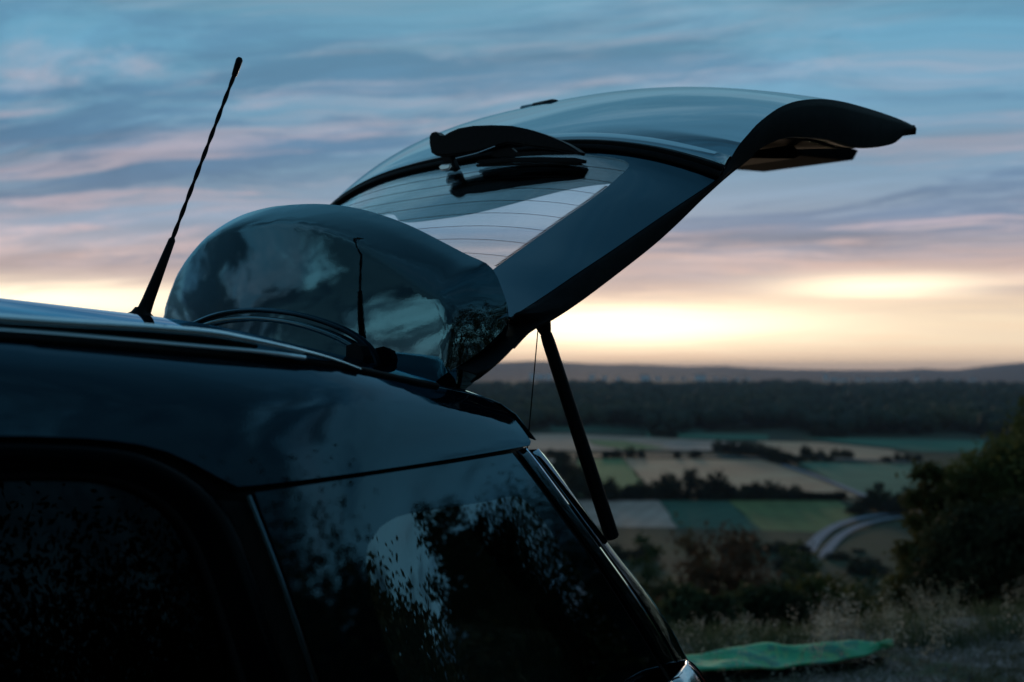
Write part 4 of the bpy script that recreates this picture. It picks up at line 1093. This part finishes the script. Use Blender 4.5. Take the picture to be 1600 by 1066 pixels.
def tree_parts(name_seed, shape, n_cl, per, size, leaf, trunk_h, trunk_r, spread=.16, core=.35, branches=7):
    V_, F_ = leaf_cloud(n_cl, per, size, shape, name_seed, spread, core=core)
    V_ = V_ + np.array([0, 0, trunk_h + shape[2] * .75])
    me = np_mesh('crown', V_, F_); me.materials.append(leaf)
    bm = bmesh.new(); g = random.Random(name_seed); topz = trunk_h + shape[2] * 1.1
    pts = [Vector((0, 0, -.6))] + [Vector((g.uniform(-.06, .06) * shape[0], g.uniform(-.06, .06) * shape[1], topz * f)) for f in (.15, .35, .6, .85)]
    add_tube(bm, pts, [trunk_r * k for k in (1.3, 1, .8, .5, .2)], 8)
    for i in range(branches):
        f = g.uniform(.25, .8); p0 = Vector((0, 0, topz * f)); a = g.uniform(0, 6.283); ln = g.uniform(.5, .85)
        p1 = p0 + Vector((math.cos(a) * shape[0] * ln * .5, math.sin(a) * shape[1] * ln * .5, shape[2] * .22)); p2 = p0 + Vector((math.cos(a) * shape[0] * ln, math.sin(a) * shape[1] * ln, shape[2] * g.uniform(.3, .6)))
        add_tube(bm, [p0, p1, p2], [trunk_r * .4, trunk_r * .25, trunk_r * .08], 5)
    mt = bpy.data.meshes.new('trunk'); bm.to_mesh(mt); bm.free(); mt.materials.append(BARK); mt.polygons.foreach_set('use_smooth', [True] * len(mt.polygons))
    return me, mt
def plant(kind, parts, label, cat, loc, rot=0, sc=(1, 1, 1), group=None):
    e = empty(kind, label, cat, loc, group); e.rotation_euler = (0, 0, rot); e.scale = sc
    for nme, me in zip(('crown', 'trunk'), parts):
        o_ = bpy.data.objects.new(nme, me); C.objects.link(o_); o_.parent = e
    return e
def gpos(px, R):
    """point on the terrain at a bearing and distance"""
    a = az_px(px); return Vector((R * math.cos(a), R * math.sin(a), ground_h(a, R)))
def htop(px, y, R):
    """height at distance R that reaches picture row y"""
    return CAMZ + (578 - y) / F * R * math.cos(math.atan((px - 800) / F))

# the trees and shrubs just below the hill edge
def near_tree(kind, label, px, ytop, wpx, R, leaf, seed, n_cl=260, per=60, size=.05, cat='tree', core=.3, spread=.12):
    wpx *= 1.5; ytop -= 18; n_cl = int(n_cl * 1.3)
    b = gpos(px, R); top = htop(px, ytop, R); H = top - b.z; wr = wpx / F * R / 2
    th = H * .22; shz = (H - th) / 1.95
    parts = tree_parts(seed, (wr, wr, shz), n_cl, per, size, leaf, th, max(.05, H * .022), spread=spread * wr, core=core)
    return plant(kind, parts, label, cat, b, seed)
near_tree('bushy_tree', 'tall olive green tree cut by the right edge of the picture', 1625, 634, 190, 15, LEAF_OL, 11, 520, 130, .04, spread=.09)
near_tree('bushy_tree', 'lower olive green tree in front of the teal field, left of the tallest tree', 1490, 716, 110, 14.4, LEAF_OL, 12, 420, 110, .04, spread=.09)
near_tree('dark_shrub', 'dark leafy shrub low behind the blanket, left of the wide dark tree', 1190, 900, 120, 28, LEAF_DK, 41, 240, 60, .10, 'shrub')
near_tree('dark_tree', 'small dark tree on the slope between the round tree and the reddish tree', 1045, 870, 90, 40, LEAF_DK, 42, 220, 60, .13)
near_tree('dark_shrub', 'dark shrub low on the slope just right of the car', 1000, 930, 90, 24, LEAF_DK, 43, 220, 60, .09, 'shrub')
near_tree('dark_tree', 'dark tree below the end of the road', 1290, 872, 120, 40, LEAF_DK, 44, 240, 60, .13)
near_tree('edge_shrub', 'dense dark shrub rising directly behind the left end of the blanket', 1095, 925, 100, 11, LEAF_DK, 45, 260, 60, .045, 'shrub')
near_tree('edge_shrub', 'dense dark shrub directly behind the middle of the blanket', 1190, 915, 100, 12, LEAF_DK, 46, 260, 60, .045, 'shrub')
near_tree('edge_shrub', 'dense greenish shrub behind the right end of the blanket', 1290, 905, 95, 12.5, LEAF_OL, 47, 260, 60, .045, 'shrub')
near_tree('edge_shrub', 'dark shrub squeezed between the tail lamp and the reddish shrub', 1030, 945, 90, 13, LEAF_DK, 48, 260, 60, .05, 'shrub')
near_tree('bushy_tree', 'broad dark tree crown filling the right edge above the weeds', 1590, 770, 180, 12.5, LEAF_DK, 13, 420, 120, .038, spread=.09)
near_tree('reddish_tree', 'reddish brown leafy tree below the dark green field', 1130, 833, 170, 42, LEAF_RD, 21, 400, 70, .14)
near_tree('reddish_shrub', 'small reddish shrub at the foot of the reddish brown tree', 1085, 905, 110, 31, LEAF_RD, 22, 200, 50, .10, 'shrub')
near_tree('round_tree', 'round dark tree beside the lower end of the gas strut', 1003, 826, 76, 60, LEAF_DK, 23, 200, 60, .16)
near_tree('round_tree', 'dark tree behind the reddish tree, under the pale field corner', 1088, 828, 60, 66, LEAF_DK, 24, 160, 60, .18)
near_tree('dark_tree', 'dark tree just right of the reddish brown tree', 1230, 850, 120, 44, LEAF_DK, 25, 240, 60, .15)
near_tree('dark_tree', 'wide dark tree in front of the brown field', 1330, 872, 150, 34, LEAF_DK, 26, 300, 60, .12)
near_tree('dark_shrub', 'dark shrub behind the pale weeds in the middle of the hill edge', 1250, 905, 150, 26, LEAF_DK, 27, 240, 60, .09, 'shrub')
near_tree('dark_shrub', 'olive shrub with a rounded top below the brown field', 1412, 880, 90, 24, LEAF_OL, 28, 220, 60, .08, 'shrub')
near_tree('dark_shrub', 'low dark shrub between the car and the reddish tree', 975, 905, 110, 36, LEAF_DK, 29, 220, 60, .12, 'shrub')
near_tree('dark_shrub', 'dark shrub hugging the edge above the green blanket', 1060, 950, 120, 19, LEAF_DK, 30, 260, 60, .07, 'shrub')
near_tree('dark_shrub', 'dark shrub right of the blanket behind pale seed heads', 1345, 912, 130, 18, LEAF_DK, 31, 260, 60, .06, 'shrub')
near_tree('dark_shrub', 'dark shrub left of the tallest tree, behind the weeds', 1470, 880, 110, 15, LEAF_DK, 32, 240, 60, .055, 'shrub')
near_tree('dark_shrub', 'dim shrub low on the slope behind the blanket', 1160, 945, 140, 21, LEAF_DK, 33, 260, 60, .07, 'shrub')

# trees behind and beside the camera; the car's windows and spoiler mirror them
def out_tree(kind, label, azd, R, H, wr, leaf, seed, n_cl, per, size, cat='tree', core=.2, spread=.10, th=.15):
    a = math.radians(azd); b = Vector((R * math.cos(a), R * math.sin(a), ground_h(a, R)))
    parts = tree_parts(seed, (wr, wr, H * (1 - th) / 1.95), n_cl, per, size, leaf, H * th, H * .02, spread=spread * wr, core=core)
    return plant(kind, parts, label, cat, b, seed)
def pos_tree(kind, label, ox, oy, azd, R, H, wr, leaf, seed, n_cl, per, size, **k):
    a = math.radians(azd); x, y = ox + R * math.cos(a), oy + R * math.sin(a)
    return out_tree(kind, label, math.degrees(math.atan2(y, x)), math.hypot(x, y), H, wr, leaf, seed, n_cl, per, size, **k)
pos_tree('slim_tree', 'slender wispy tree beside the parking spot, outside the frame', 1.2, 1.15, -26, 9, 4.7, .85, LEAF_DK, 61, 460, 80, .04, core=.1, spread=.09)
pos_tree('broadleaf_tree', 'small broadleaf tree near the car, outside the frame', .9, 1.1, -39.5, 5.2, 3.4, 1.1, LEAF_DK, 62, 260, 46, .042, core=.1, spread=.08)
pos_tree('broadleaf_tree', 'broadleaf tree with long branches left of the slim tree, outside the frame', .9, 1.1, -45, 5.8, 3.8, 1.3, LEAF_DK, 63, 300, 40, .06, core=.1, spread=.12)
pos_tree('tall_tree', 'tall dense tree closest to the driver side, outside the frame', .4, 1.0, -57, 6.5, 4.7, 2.6, LEAF_DK, 64, 900, 130, .035, core=.1, spread=.14)
pos_tree('tall_tree', 'tall dense tree beside the front door, outside the frame', 0, 1.0, -78, 7, 4.8, 2.6, LEAF_DK, 65, 520, 90, .045, core=.1)
for i, (azd, R, H, wr) in enumerate(((-20, 12, 3.6, 1.6), (-30, 10, 3.6, 1.7), (-33, 8, 3.2, 1.6), (-40, 9, 3.5, 1.9))):
    out_tree('roadside_shrub', ('low shrub to the right of the frame', 'round shrub behind the slim tree', 'shrub at the foot of the slim tree', 'dense shrub between the broadleaf trees')[i] + ', outside the frame', azd, R, H, wr, LEAF_DK, 70 + i, 240, 50, .06, 'shrub', th=.05)
for i, (azd, R, H, wr) in enumerate(((11, 15.0, 5.0, 2.0), (5, 13.5, 6.2, 2.4), (-4, 12.5, 5.6, 2.4), (-12, 11.5, 4.8, 2.3))):
    out_tree('edge_tree', ('first', 'second', 'third', 'last')[i] + ' tree of the line that runs on to the right, beyond the frame', azd, R, H, wr, LEAF_OL, 110 + i, 460, 90, .04, th=.05, spread=.09)
for i, (azd, R, H, wr) in enumerate(((-102, 10, 11.5, 3.0), (-124, 10, 11, 2.8), (-144, 11, 11.5, 2.8), (-162, 14, 9.5, 2.6), (-174, 20, 7.5, 2.8))):
    out_tree('thicket_tree', ('first', 'second', 'third', 'fourth', 'fifth')[i] + ' tree of the thicket behind the camera, counted from the car bonnet', azd, R, H, wr, LEAF_DK, 80 + i, 260, 50, .09)
for i, (azd, R, H, wr) in enumerate(((178, 30, 6.5, 3), (171, 33, 6.0, 3.2), (165, 34, 5.6, 2.6), (160, 36, 6.2, 2.4), (154, 38, 5.0, 3), (147, 40, 4.2, 3), (139, 44, 3.8, 3), (130, 48, 3.6, 3.4), (120, 50, 3.4, 3.4))):
    out_tree('pointed_tree', ordl(i, 9, 'across the meadow in front of the car', 'pointed tree'), azd, R, H, wr, LEAF_DK, 90 + i, 200, 40, .14, th=.05, core=.1)
# hedges and field trees in the valley
HV = []
for s_, (sh, n_cl) in enumerate((((1, 1, 1.0), 60), ((.8, .8, 1.35), 60), ((1.1, 1.0, .8), 60), ((.55, .55, 1.9), 60))):
    V_, F_ = leaf_cloud(n_cl, 16, .16, sh, 50 + s_, .15, core=.25); V_ += np.array([0, 0, sh[2] * .95])
    me = np_mesh('crown', V_, F_); me.materials.append(LEAF_FAR)
    bm = bmesh.new(); add_tube(bm, [(0, 0, -.2), (0, 0, .6), (0, 0, 1.2)], [.08, .06, .02], 6); mt = bpy.data.meshes.new('trunk'); bm.to_mesh(mt); bm.free(); mt.materials.append(BARK)
    HV.append((me, mt))
def valley_tree(px, yb, yt, wpx, v, label, group, cat='tree', kind='field_tree'):
    b = onZ(px, yb, VAL); d = (b - CAM).dot(FWD); H = (yb - yt) / F * d; wr = wpx / F * d / 2
    hs = (1.95, 2.5, 1.6, 3.3)[v]; sx_ = (1, .8, 1.05, .55)[v]
    plant(kind, HV[v], label, cat, b, random.uniform(0, 6), (wr / sx_, wr / sx_, H / hs), group)
rowA = [(935, 752, 26, 0), (955, 748, 24, 0), (984, 757, 30, 2), (1003, 750, 24, 0), (1020, 752, 22, 0), (1040, 741, 28, 0), (1052, 743, 26, 1), (1078, 735, 20, 3), (1096, 749, 24, 1), (1112, 741, 26, 0), (1126, 738, 26, 0), (1140, 756, 24, 2), (1165, 757, 26, 2), (1182, 753, 26, 0), (1200, 752, 26, 0), (1217, 756, 26, 0), (1241, 758, 26, 0), (1262, 768, 26, 2), (1285, 770, 30, 2), (1308, 772, 28, 2)]
lab = {3: 'slender dark tree rising tallest in the hedge between the stubble and the crops'}
for k_, (px, yt, wp_, v) in enumerate(rowA):
    l_ = lab.get(v) or ordl(k_, len(rowA), 'in the long hedge between the stubble field and the crops')
    valley_tree(px, 781, yt, wp_, v, l_, None if v == 3 else 'hedge trees between the stubble and the crops')
for px in range(930, 1330, 16):
    valley_tree(px + random.uniform(-4, 4), 782, 770 - random.random() * 3, 24, 2, 'low dark bush at the foot of the long hedge', 'bushes in the long hedge', 'bush', 'hedge_bush')
rowB = [(862, 702, 18, 0), (876, 705, 16, 0), (910, 706, 18, 2), (948, 704, 18, 2), (962, 703, 22, 0), (984, 698, 18, 0), (1002, 702, 14, 0), (1058, 704, 12, 0), (1087, 703, 20, 2)]
for k_, (px, yt, wp_, v) in enumerate(rowB): valley_tree(px, 716, yt, wp_, v, ordl(k_, len(rowB), 'along the farm track above the small green field'), 'trees along the left farm track')
rowC = [(1122, 706, 688, 20, 0), (1138, 709, 690, 24, 0), (1152, 711, 691, 24, 0), (1168, 713, 690, 26, 0), (1186, 715, 693, 26, 0), (1200, 718, 698, 26, 0), (1214, 722, 700, 28, 0), (1230, 727, 707, 26, 2), (1248, 724, 712, 24, 2)]
rowC.sort()
for k_, (px, yb, yt, wp_, v) in enumerate(rowC): valley_tree(px, yb, yt, wp_, v, ordl(k_, len(rowC), 'in the copse running between the two stubble fields'), 'copse between the stubble fields')
rowD = [(1260, 717, 696, 19, 0), (1282, 718, 703, 16, 0), (1304, 717, 701, 14, 0), (1317, 716, 702, 13, 0), (1327, 717, 703, 14, 0), (1270, 720, 710, 18, 2), (1294, 721, 712, 16, 2), (1386, 723, 713, 16, 2), (1402, 721, 708, 12, 0), (1418, 721, 709, 14, 0), (1434, 721, 710, 14, 0)]
rowD.sort()
for k_, (px, yb, yt, wp_, v) in enumerate(rowD): valley_tree(px, yb, yt, wp_, v, ordl(k_, len(rowD), 'in the row of small trees behind the teal field'), 'trees behind the teal field')
rowE = [(1030, 683, 670, 30, 0), (1048, 684, 672, 26, 2), (1283, 684, 666, 34, 0), (1310, 684, 672, 24, 0)]
rowE.sort()
for k_, (px, yb, yt, wp_, v) in enumerate(rowE): valley_tree(px, yb, yt, wp_, v, ordl(k_, len(rowE), 'standing out from the forest edge'), 'trees standing out from the forest edge')
rowF = [(872, 745, 716, 30, 0), (890, 752, 722, 32, 0), (905, 765, 728, 34, 0), (918, 778, 736, 36, 0), (900, 782, 742, 36, 2), (950, 785, 752, 28, 0), (880, 725, 705, 24, 0)]
rowF.sort()
for k_, (px, yb, yt, wp_, v) in enumerate(rowF): valley_tree(px, yb, yt, wp_, v, ordl(k_, len(rowF), 'in the clump between the car and the gas strut'), 'clump between the car and the gas strut')
rowG = [(1350, 800, 778, 30, 0), (1372, 800, 757, 30, 1), (1392, 800, 770, 34, 0), (1338, 805, 790, 30, 2), (1400, 806, 780, 34, 0), (1420, 800, 762, 36, 0), (1445, 800, 765, 36, 0)]
rowG.sort()
for k_, (px, yb, yt, wp_, v) in enumerate(rowG): valley_tree(px, yb, yt, wp_, v, ordl(k_, len(rowG), 'in the clump above the bend of the road'), 'trees at the bend of the road')
rowH = [(1180, 866, 845, 40, 0), (1215, 868, 846, 40, 0), (1150, 870, 848, 40, 0), (1250, 872, 850, 34, 2), (1310, 880, 862, 40, 0), (1340, 868, 858, 26, 2), (1010, 880, 850, 44, 0), (960, 880, 850, 50, 0), (1355, 905, 870, 60, 0), (1240, 900, 862, 60, 0)]
rowH.sort()
for k_, (px, yb, yt, wp_, v) in enumerate(rowH): valley_tree(px, yb, yt, wp_, v, ordl(k_, len(rowH), 'scattered at the foot of the hill'), 'trees at the foot of the hill')

for px in range(-60, 800, 30):
    valley_tree(px + random.uniform(-8, 8), 781, 745 + random.random() * 14, 28, random.choice((0, 0, 1, 2)), 'tree of the long hedge hidden behind the car', 'hedge trees behind the car')
# forest beyond the fields: far-off canopy that reads as one mass
g = np.random.default_rng(5)
ico = bmesh.new(); bmesh.ops.create_icosphere(ico, subdivisions=2, radius=1); ico.verts.ensure_lookup_table(); ico.faces.ensure_lookup_table()
IV = np.array([v_.co[:] for v_ in ico.verts]); IF = np.array([[v_.index for v_ in f.verts] for f in ico.faces]); ico.free()
VV = []; FF = []; off = 0
NF = 12500
a0, a1_ = az_px(2300), az_px(-500)
for i in range(NF):
    az = a0 + (a1_ - a0) * g.random(); R0 = 1500 + 60 * math.sin(az * 40) + 40 * math.sin(az * 93)
    if az < az_px(1250): R0 *= .99
    R = R0 * (4300 / 1500) ** (g.random() ** 1.15)
    s = (6.5 + 4.5 * g.random()) * (R / 1500) ** .75
    dv_ = 1 + .22 * g.normal(size=(len(IV), 1)).clip(-1.5, 1.5)
    V_ = IV * dv_ * np.array([s, s, s * .95]) + np.array([R * math.cos(az), R * math.sin(az), VAL + 13 + 9 * g.random() * (R / 1500) ** .3 - 2])
    VV.append(V_); FF.append(IF + off); off += len(IV)
me = np_mesh('forest', np.concatenate(VV), np.concatenate(FF)); me.materials.append(LEAF_FOR)
fo_ = bpy.data.objects.new('forest', me); C.objects.link(fo_); tag(fo_, 'dark forest stretching across the valley beyond the fields', 'forest', kind='stuff')

# buildings of the distant town
WALLW = mat('pale_render', (.75, .78, .80), .8, fn=varied((.78, .84, .92), (.9, .93, .96), .02, .8)); ROOFM = mat('roof_tile', (.12, .08, .07), .8); WINM = mat('window_dark', (.03, .04, .05), .3)
def building(px, y, wpx, hpx, R, label, group):
    a = az_px(px); z0_ = htop(px, y + hpx / 2, R); gz = ground_h(a, R); w_ = wpx / F * R; h_ = hpx / F * R; dd_ = w_ * .6
    e = empty('building', label, 'building', (R * math.cos(a), R * math.sin(a), gz), group); e.rotation_euler = (0, 0, a)
    base = min(0, z0_ - gz) - 20; hh = max(z0_ - gz + h_, 12)
    bm = bmesh.new(); add_box(bm, (0, 0, (hh + base) / 2), (dd_, w_, hh - base)); bm_obj('wall', bm, WALLW, e, False)
    bm = bmesh.new(); V_ = [bm.verts.new(v_) for v_ in ((-dd_ / 2 - 1, -w_ / 2 - 1, hh), (dd_ / 2 + 1, -w_ / 2 - 1, hh), (dd_ / 2 + 1, w_ / 2 + 1, hh), (-dd_ / 2 - 1, w_ / 2 + 1, hh), (0, -w_ / 2, hh + h_ * .22), (0, w_ / 2, hh + h_ * .22))]
    for f in ((0, 1, 4), (1, 2, 5, 4), (2, 3, 5), (3, 0, 4, 5), (3, 2, 1, 0)): bm.faces.new([V_[i] for i in f])
    bm_obj('roof', bm, ROOFM, e, False)
building(1008, 591, 15, 7, 7600, 'pale flat building at the far forest edge, left of the two brightest', None)
building(1094, 591, 17, 8, 7600, 'pale building at the far forest edge, right of the two brightest', None)
building(1432, 594, 5, 10, 7600, 'narrow pale tower at the far right above the forest', None)
for px, y, w_, h_ in ((560, 588, 9, 4), (600, 587, 11, 4), (650, 588, 9, 4), (690, 587, 9, 4), (740, 588, 10, 4), (832, 586, 9, 4), (845, 588, 12, 4), (858, 587, 8, 4), (925, 589, 9, 4), (945, 590, 8, 3), (966, 591, 7, 3), (1028, 592, 9, 4), (1050, 593, 8, 4), (1068, 593, 8, 4), (1118, 594, 8, 4), (1132, 595, 8, 4), (1152, 595, 9, 4), (1168, 594, 8, 4), (1303, 594, 12, 5), (1318, 595, 12, 5), (1290, 588, 6, 4), (1340, 594, 9, 4), (1356, 594, 8, 4), (1371, 596, 10, 4), (1385, 595, 9, 4), (1399, 597, 8, 3), (1470, 597, 12, 4), (1495, 599, 10, 4), (1520, 598, 10, 4)):
    building(px, y, w_, h_ * 1.2, 7600 + random.uniform(0, 500), 'tiny pale building of the distant town strung along the far forest edge', 'buildings of the distant town')

# ------------------------------------------------------------------ the hill edge: dry grass, weeds, blanket
g = np.random.default_rng(9)
GRASS = mat('dry_grass', fn=varied((.11, .12, .07), (.24, .22, .17), 3.0, .9, (.06, .09, .045), 4, 0, (1, 1, 1), 0, .3))
SEED = mat('seed_heads', fn=varied((.45, .42, .35), (.65, .61, .52), 4.0, .9, (.3, .33, .24), 4, 0, (1, 1, 1), 0, .3))
GREENW = mat('weed_leaves', fn=varied((.07, .10, .055), (.13, .16, .09), 4.0, .9, None, 4, 0, (1, 1, 1), 0, .3))
def blades(n_, px0, px1, R0f, R1f, h0, h1, wd, lean=.35, clump=0):
    az = az_px(px1) + (az_px(px0) - az_px(px1)) * g.random(n_)
    V_ = np.zeros((n_, 3, 3))
    for i in range(n_):
        a = az[i]; e_ = EDGE_AZ(a); R = e_ * (R0f + (R1f - R0f) * g.random()); x, y = R * math.cos(a), R * math.sin(a)
        if noise.noise(Vector((x * 1.3, y * 1.3, .5))) + g.random() * .9 < .25: R = e_ * (R0f + (R1f - R0f) * g.random()); x, y = R * math.cos(a), R * math.sin(a)
        cn = .5 + .9 * noise.noise(Vector((x * 2.2, y * 2.2, 4.5)))
        if clump and cn < clump: continue
        z_ = ground_h(a, R) - .01; h = (cn + .35 if clump else 1) * h0 + (h1 - h0) * g.random() ** 1.6; t_ = g.random() * 6.283; w_ = wd * (.6 + .8 * g.random())
        lx, ly = g.normal() * lean * h, g.normal() * lean * h
        V_[i] = ((x - math.cos(t_) * w_, y - math.sin(t_) * w_, z_), (x + math.cos(t_) * w_, y + math.sin(t_) * w_, z_), (x + lx, y + ly, z_ + h))
    return V_.reshape(-1, 3), np.arange(n_ * 3).reshape(-1, 3)
V_, F_ = blades(36000, 880, 1680, .55, 1.08, .012, .075, .0035, .9)
me = np_mesh('dry_grass', V_, F_); me.materials.append(GRASS); o = bpy.data.objects.new('dry_grass', me); C.objects.link(o); tag(o, 'short dry grass on the hill edge', 'grass', kind='stuff')
V_, F_ = blades(9000, 1040, 1700, .93, 1.10, .03, .15, .003, .3, .42)
me = np_mesh('weed_stalks', V_, F_); me.materials.append(GREENW); o = bpy.data.objects.new('weed_stalks', me); C.objects.link(o); tag(o, 'grey green weeds along the edge of the drop', 'weeds', kind='stuff')
# seed heads: small clusters on stalks, more of them to the right
SV = []; n_st = 1100
for i in range(n_st):
    u_ = g.random() ** .8; px = 1060 + 620 * u_; a = az_px(px); e_ = EDGE_AZ(a); cl = noise.noise(Vector((px * .03, 0, 0)))
    if cl < -.05 + .2 * g.random(): continue
    R = e_ * (.86 + .26 * g.random()); h = (.06 + .17 * g.random() ** 1.6) * (1 + .5 * cl) * (1.1 if px > 1250 else .75)
    b = Vector((R * math.cos(a), R * math.sin(a), ground_h(a, R) - .01)); l_ = Vector((g.normal() * .05, g.normal() * .05, h))
    w_ = .002
    SV.append(((b.x - w_, b.y, b.z), (b.x + w_, b.y, b.z), tuple(b + l_)))
    for k in range(int(10 + 22 * g.random())):
        c_ = b + l_ * (.55 + .5 * g.random()) + Vector(g.normal(size=3)) * .016; s = .004 + .005 * g.random(); d1 = Vector(g.normal(size=3)).normalized() * s; d2 = Vector(g.normal(size=3)).normalized() * s
        SV.append((tuple(c_ - d1), tuple(c_ + d2), tuple(c_ + d1)))
SV = np.array(SV).reshape(-1, 3); me = np_mesh('seed_heads', SV, np.arange(len(SV)).reshape(-1, 3)); me.materials.append(SEED)
o = bpy.data.objects.new('seed_heads', me); C.objects.link(o); tag(o, 'pale dry seed heads along the hill edge', 'weeds', kind='stuff')
# stones in the dirt
sv = []; sf_ = []; off = 0
for i in range(900):
    px = 900 + 780 * g.random(); a = az_px(px); R = EDGE_AZ(a) * (.5 + .45 * g.random()); s = .004 + .018 * g.random() ** 4
    sv.append(IV * (1 + .2 * g.normal(size=(42, 1)).clip(-1.5, 1.5) if len(IV) == 42 else 1 + .15 * g.normal(size=(len(IV), 1))) * np.array([s, s * .8, s * .6]) + np.array([R * math.cos(a), R * math.sin(a), ground_h(a, R)])); sf_.append(IF + off); off += len(IV)
me = np_mesh('pebbles', np.concatenate(sv), np.concatenate(sf_)); me.materials.append(mat('pebble', fn=varied((.12, .11, .11), (.24, .22, .22), 6, .9))); o = bpy.data.objects.new('pebbles', me); C.objects.link(o); tag(o, 'small pebbles in the dry dirt', 'pebbles', kind='stuff')

# green blanket, its near hem lifted off the ground
def blfn(t, b):
    uv = t.new('ShaderNodeTexCoord').outputs['Generated']; n = t.noise(t.v('MULTIPLY', uv, (3, 7, 1)), 1.6, 4, .6, .8)
    n2_ = t.noise(t.v('MULTIPLY', uv, (8, 3, 1)), 2.0, 3, .5, .4)
    col = t.mix(t.sstep(n, .46, .62), (.10, .60, .30), (.30, .62, .26)); col = t.mix(t.m('MULTIPLY', t.sstep(n2_, .5, .65), .7), col, (.03, .26, .24))
    wv = t.noise(t.v('MULTIPLY', uv, (400, 400, 400)), 1, 1, .5); bp = t.new('ShaderNodeBump'); bp.inputs['Strength'].default_value = .25; t.set(bp.inputs['Height'], wv)
    t.set(b.inputs['Base Color'], col); t.set(b.inputs['Normal'], bp.outputs[0]); b.inputs['Roughness'].default_value = .9; b.inputs['Sheen Weight'].default_value = .3
BL = mat('green_cloth', fn=blfn)
top_px = [(1010, 1034), (1060, 1026), (1100, 1015), (1150, 1010), (1200, 1006), (1235, 1009), (1290, 1008), (1335, 1004), (1362, 1006), (1396, 1014)]
bot_px = [(1020, 1058), (1080, 1050), (1130, 1047), (1180, 1044), (1210, 1038), (1250, 1033), (1290, 1032), (1340, 1026), (1365, 1020), (1396, 1015)]
NB = 70
tE = spline([onZ(x, y, .10) for x, y in top_px], NB); bE = spline([onZ(x, y, .075) for x, y in bot_px], NB); rows = []
for j in range(22):
    f = j / 21; r_ = []
    for i in range(NB):
        p = bE[i].lerp(tE[i], f); wv = .030 * math.sin(p.x * 9 + p.y * 4) + .014 * math.sin(p.y * 15 - p.x * 6 + 1) + .008 * math.sin(p.x * 31 + p.y * 9)
        edge = min(f, 1 - f) * 2; r_.append(p + Vector((0, 0, wv * (.35 + .65 * min(edge * 2, 1)) - .0 * f)))
    rows.append(r_)
bl = loft('blanket', rows, BL, None, sharp=0, thick=.012); tag(bl, 'green patterned blanket spread over a low mound at the edge of the hill', 'blanket')
if bl.data.polygons[10].normal.z < 0: bl.data.flip_normals()
# folded dark mat under the blanket
rows = []
for f in (0, .5, 1):
    rows.append([Vector((bE[i].lerp(tE[i], .12 + .8 * f).x, bE[i].lerp(tE[i], .12 + .8 * f).y, 0.0)) + Vector((0, 0, .046 if f == .5 else .042)) for i in range(2, NB - 3)])
rows = [[Vector((p.x, p.y, -.02)) for p in rows[0]]] + rows + [[Vector((p.x, p.y, -.02)) for p in rows[-1]]]
um = loft('ground_mat', rows, mat('mat_foam', (.008, .009, .010), .9), None, sharp=30, thick=.004); tag(um, 'black foam mat under the green blanket', 'mat')

# ------------------------------------------------------------------ dusk haze over the valley
bm = bmesh.new(); add_box(bm, (0, 0, 25), (2 * 31000, 2 * 31000, 2 * 150)); hz = bm_obj('haze', bm, None, None, False); tag(hz, kind='stuff')
hm = bpy.data.materials.new('dusk_haze'); hm.use_nodes = True; t = NT(hm.node_tree); t.n.remove(t.n['Principled BSDF'])
pv = t.new('ShaderNodeVolumePrincipled'); pv.inputs['Color'].default_value = (.62, .76, .98, 1); pv.inputs['Density'].default_value = HAZE_D; pv.inputs['Anisotropy'].default_value = 0
t.l.new(pv.outputs[0], t.n['Material Output'].inputs['Volume']); hz.data.materials.clear(); hz.data.materials.append(hm)
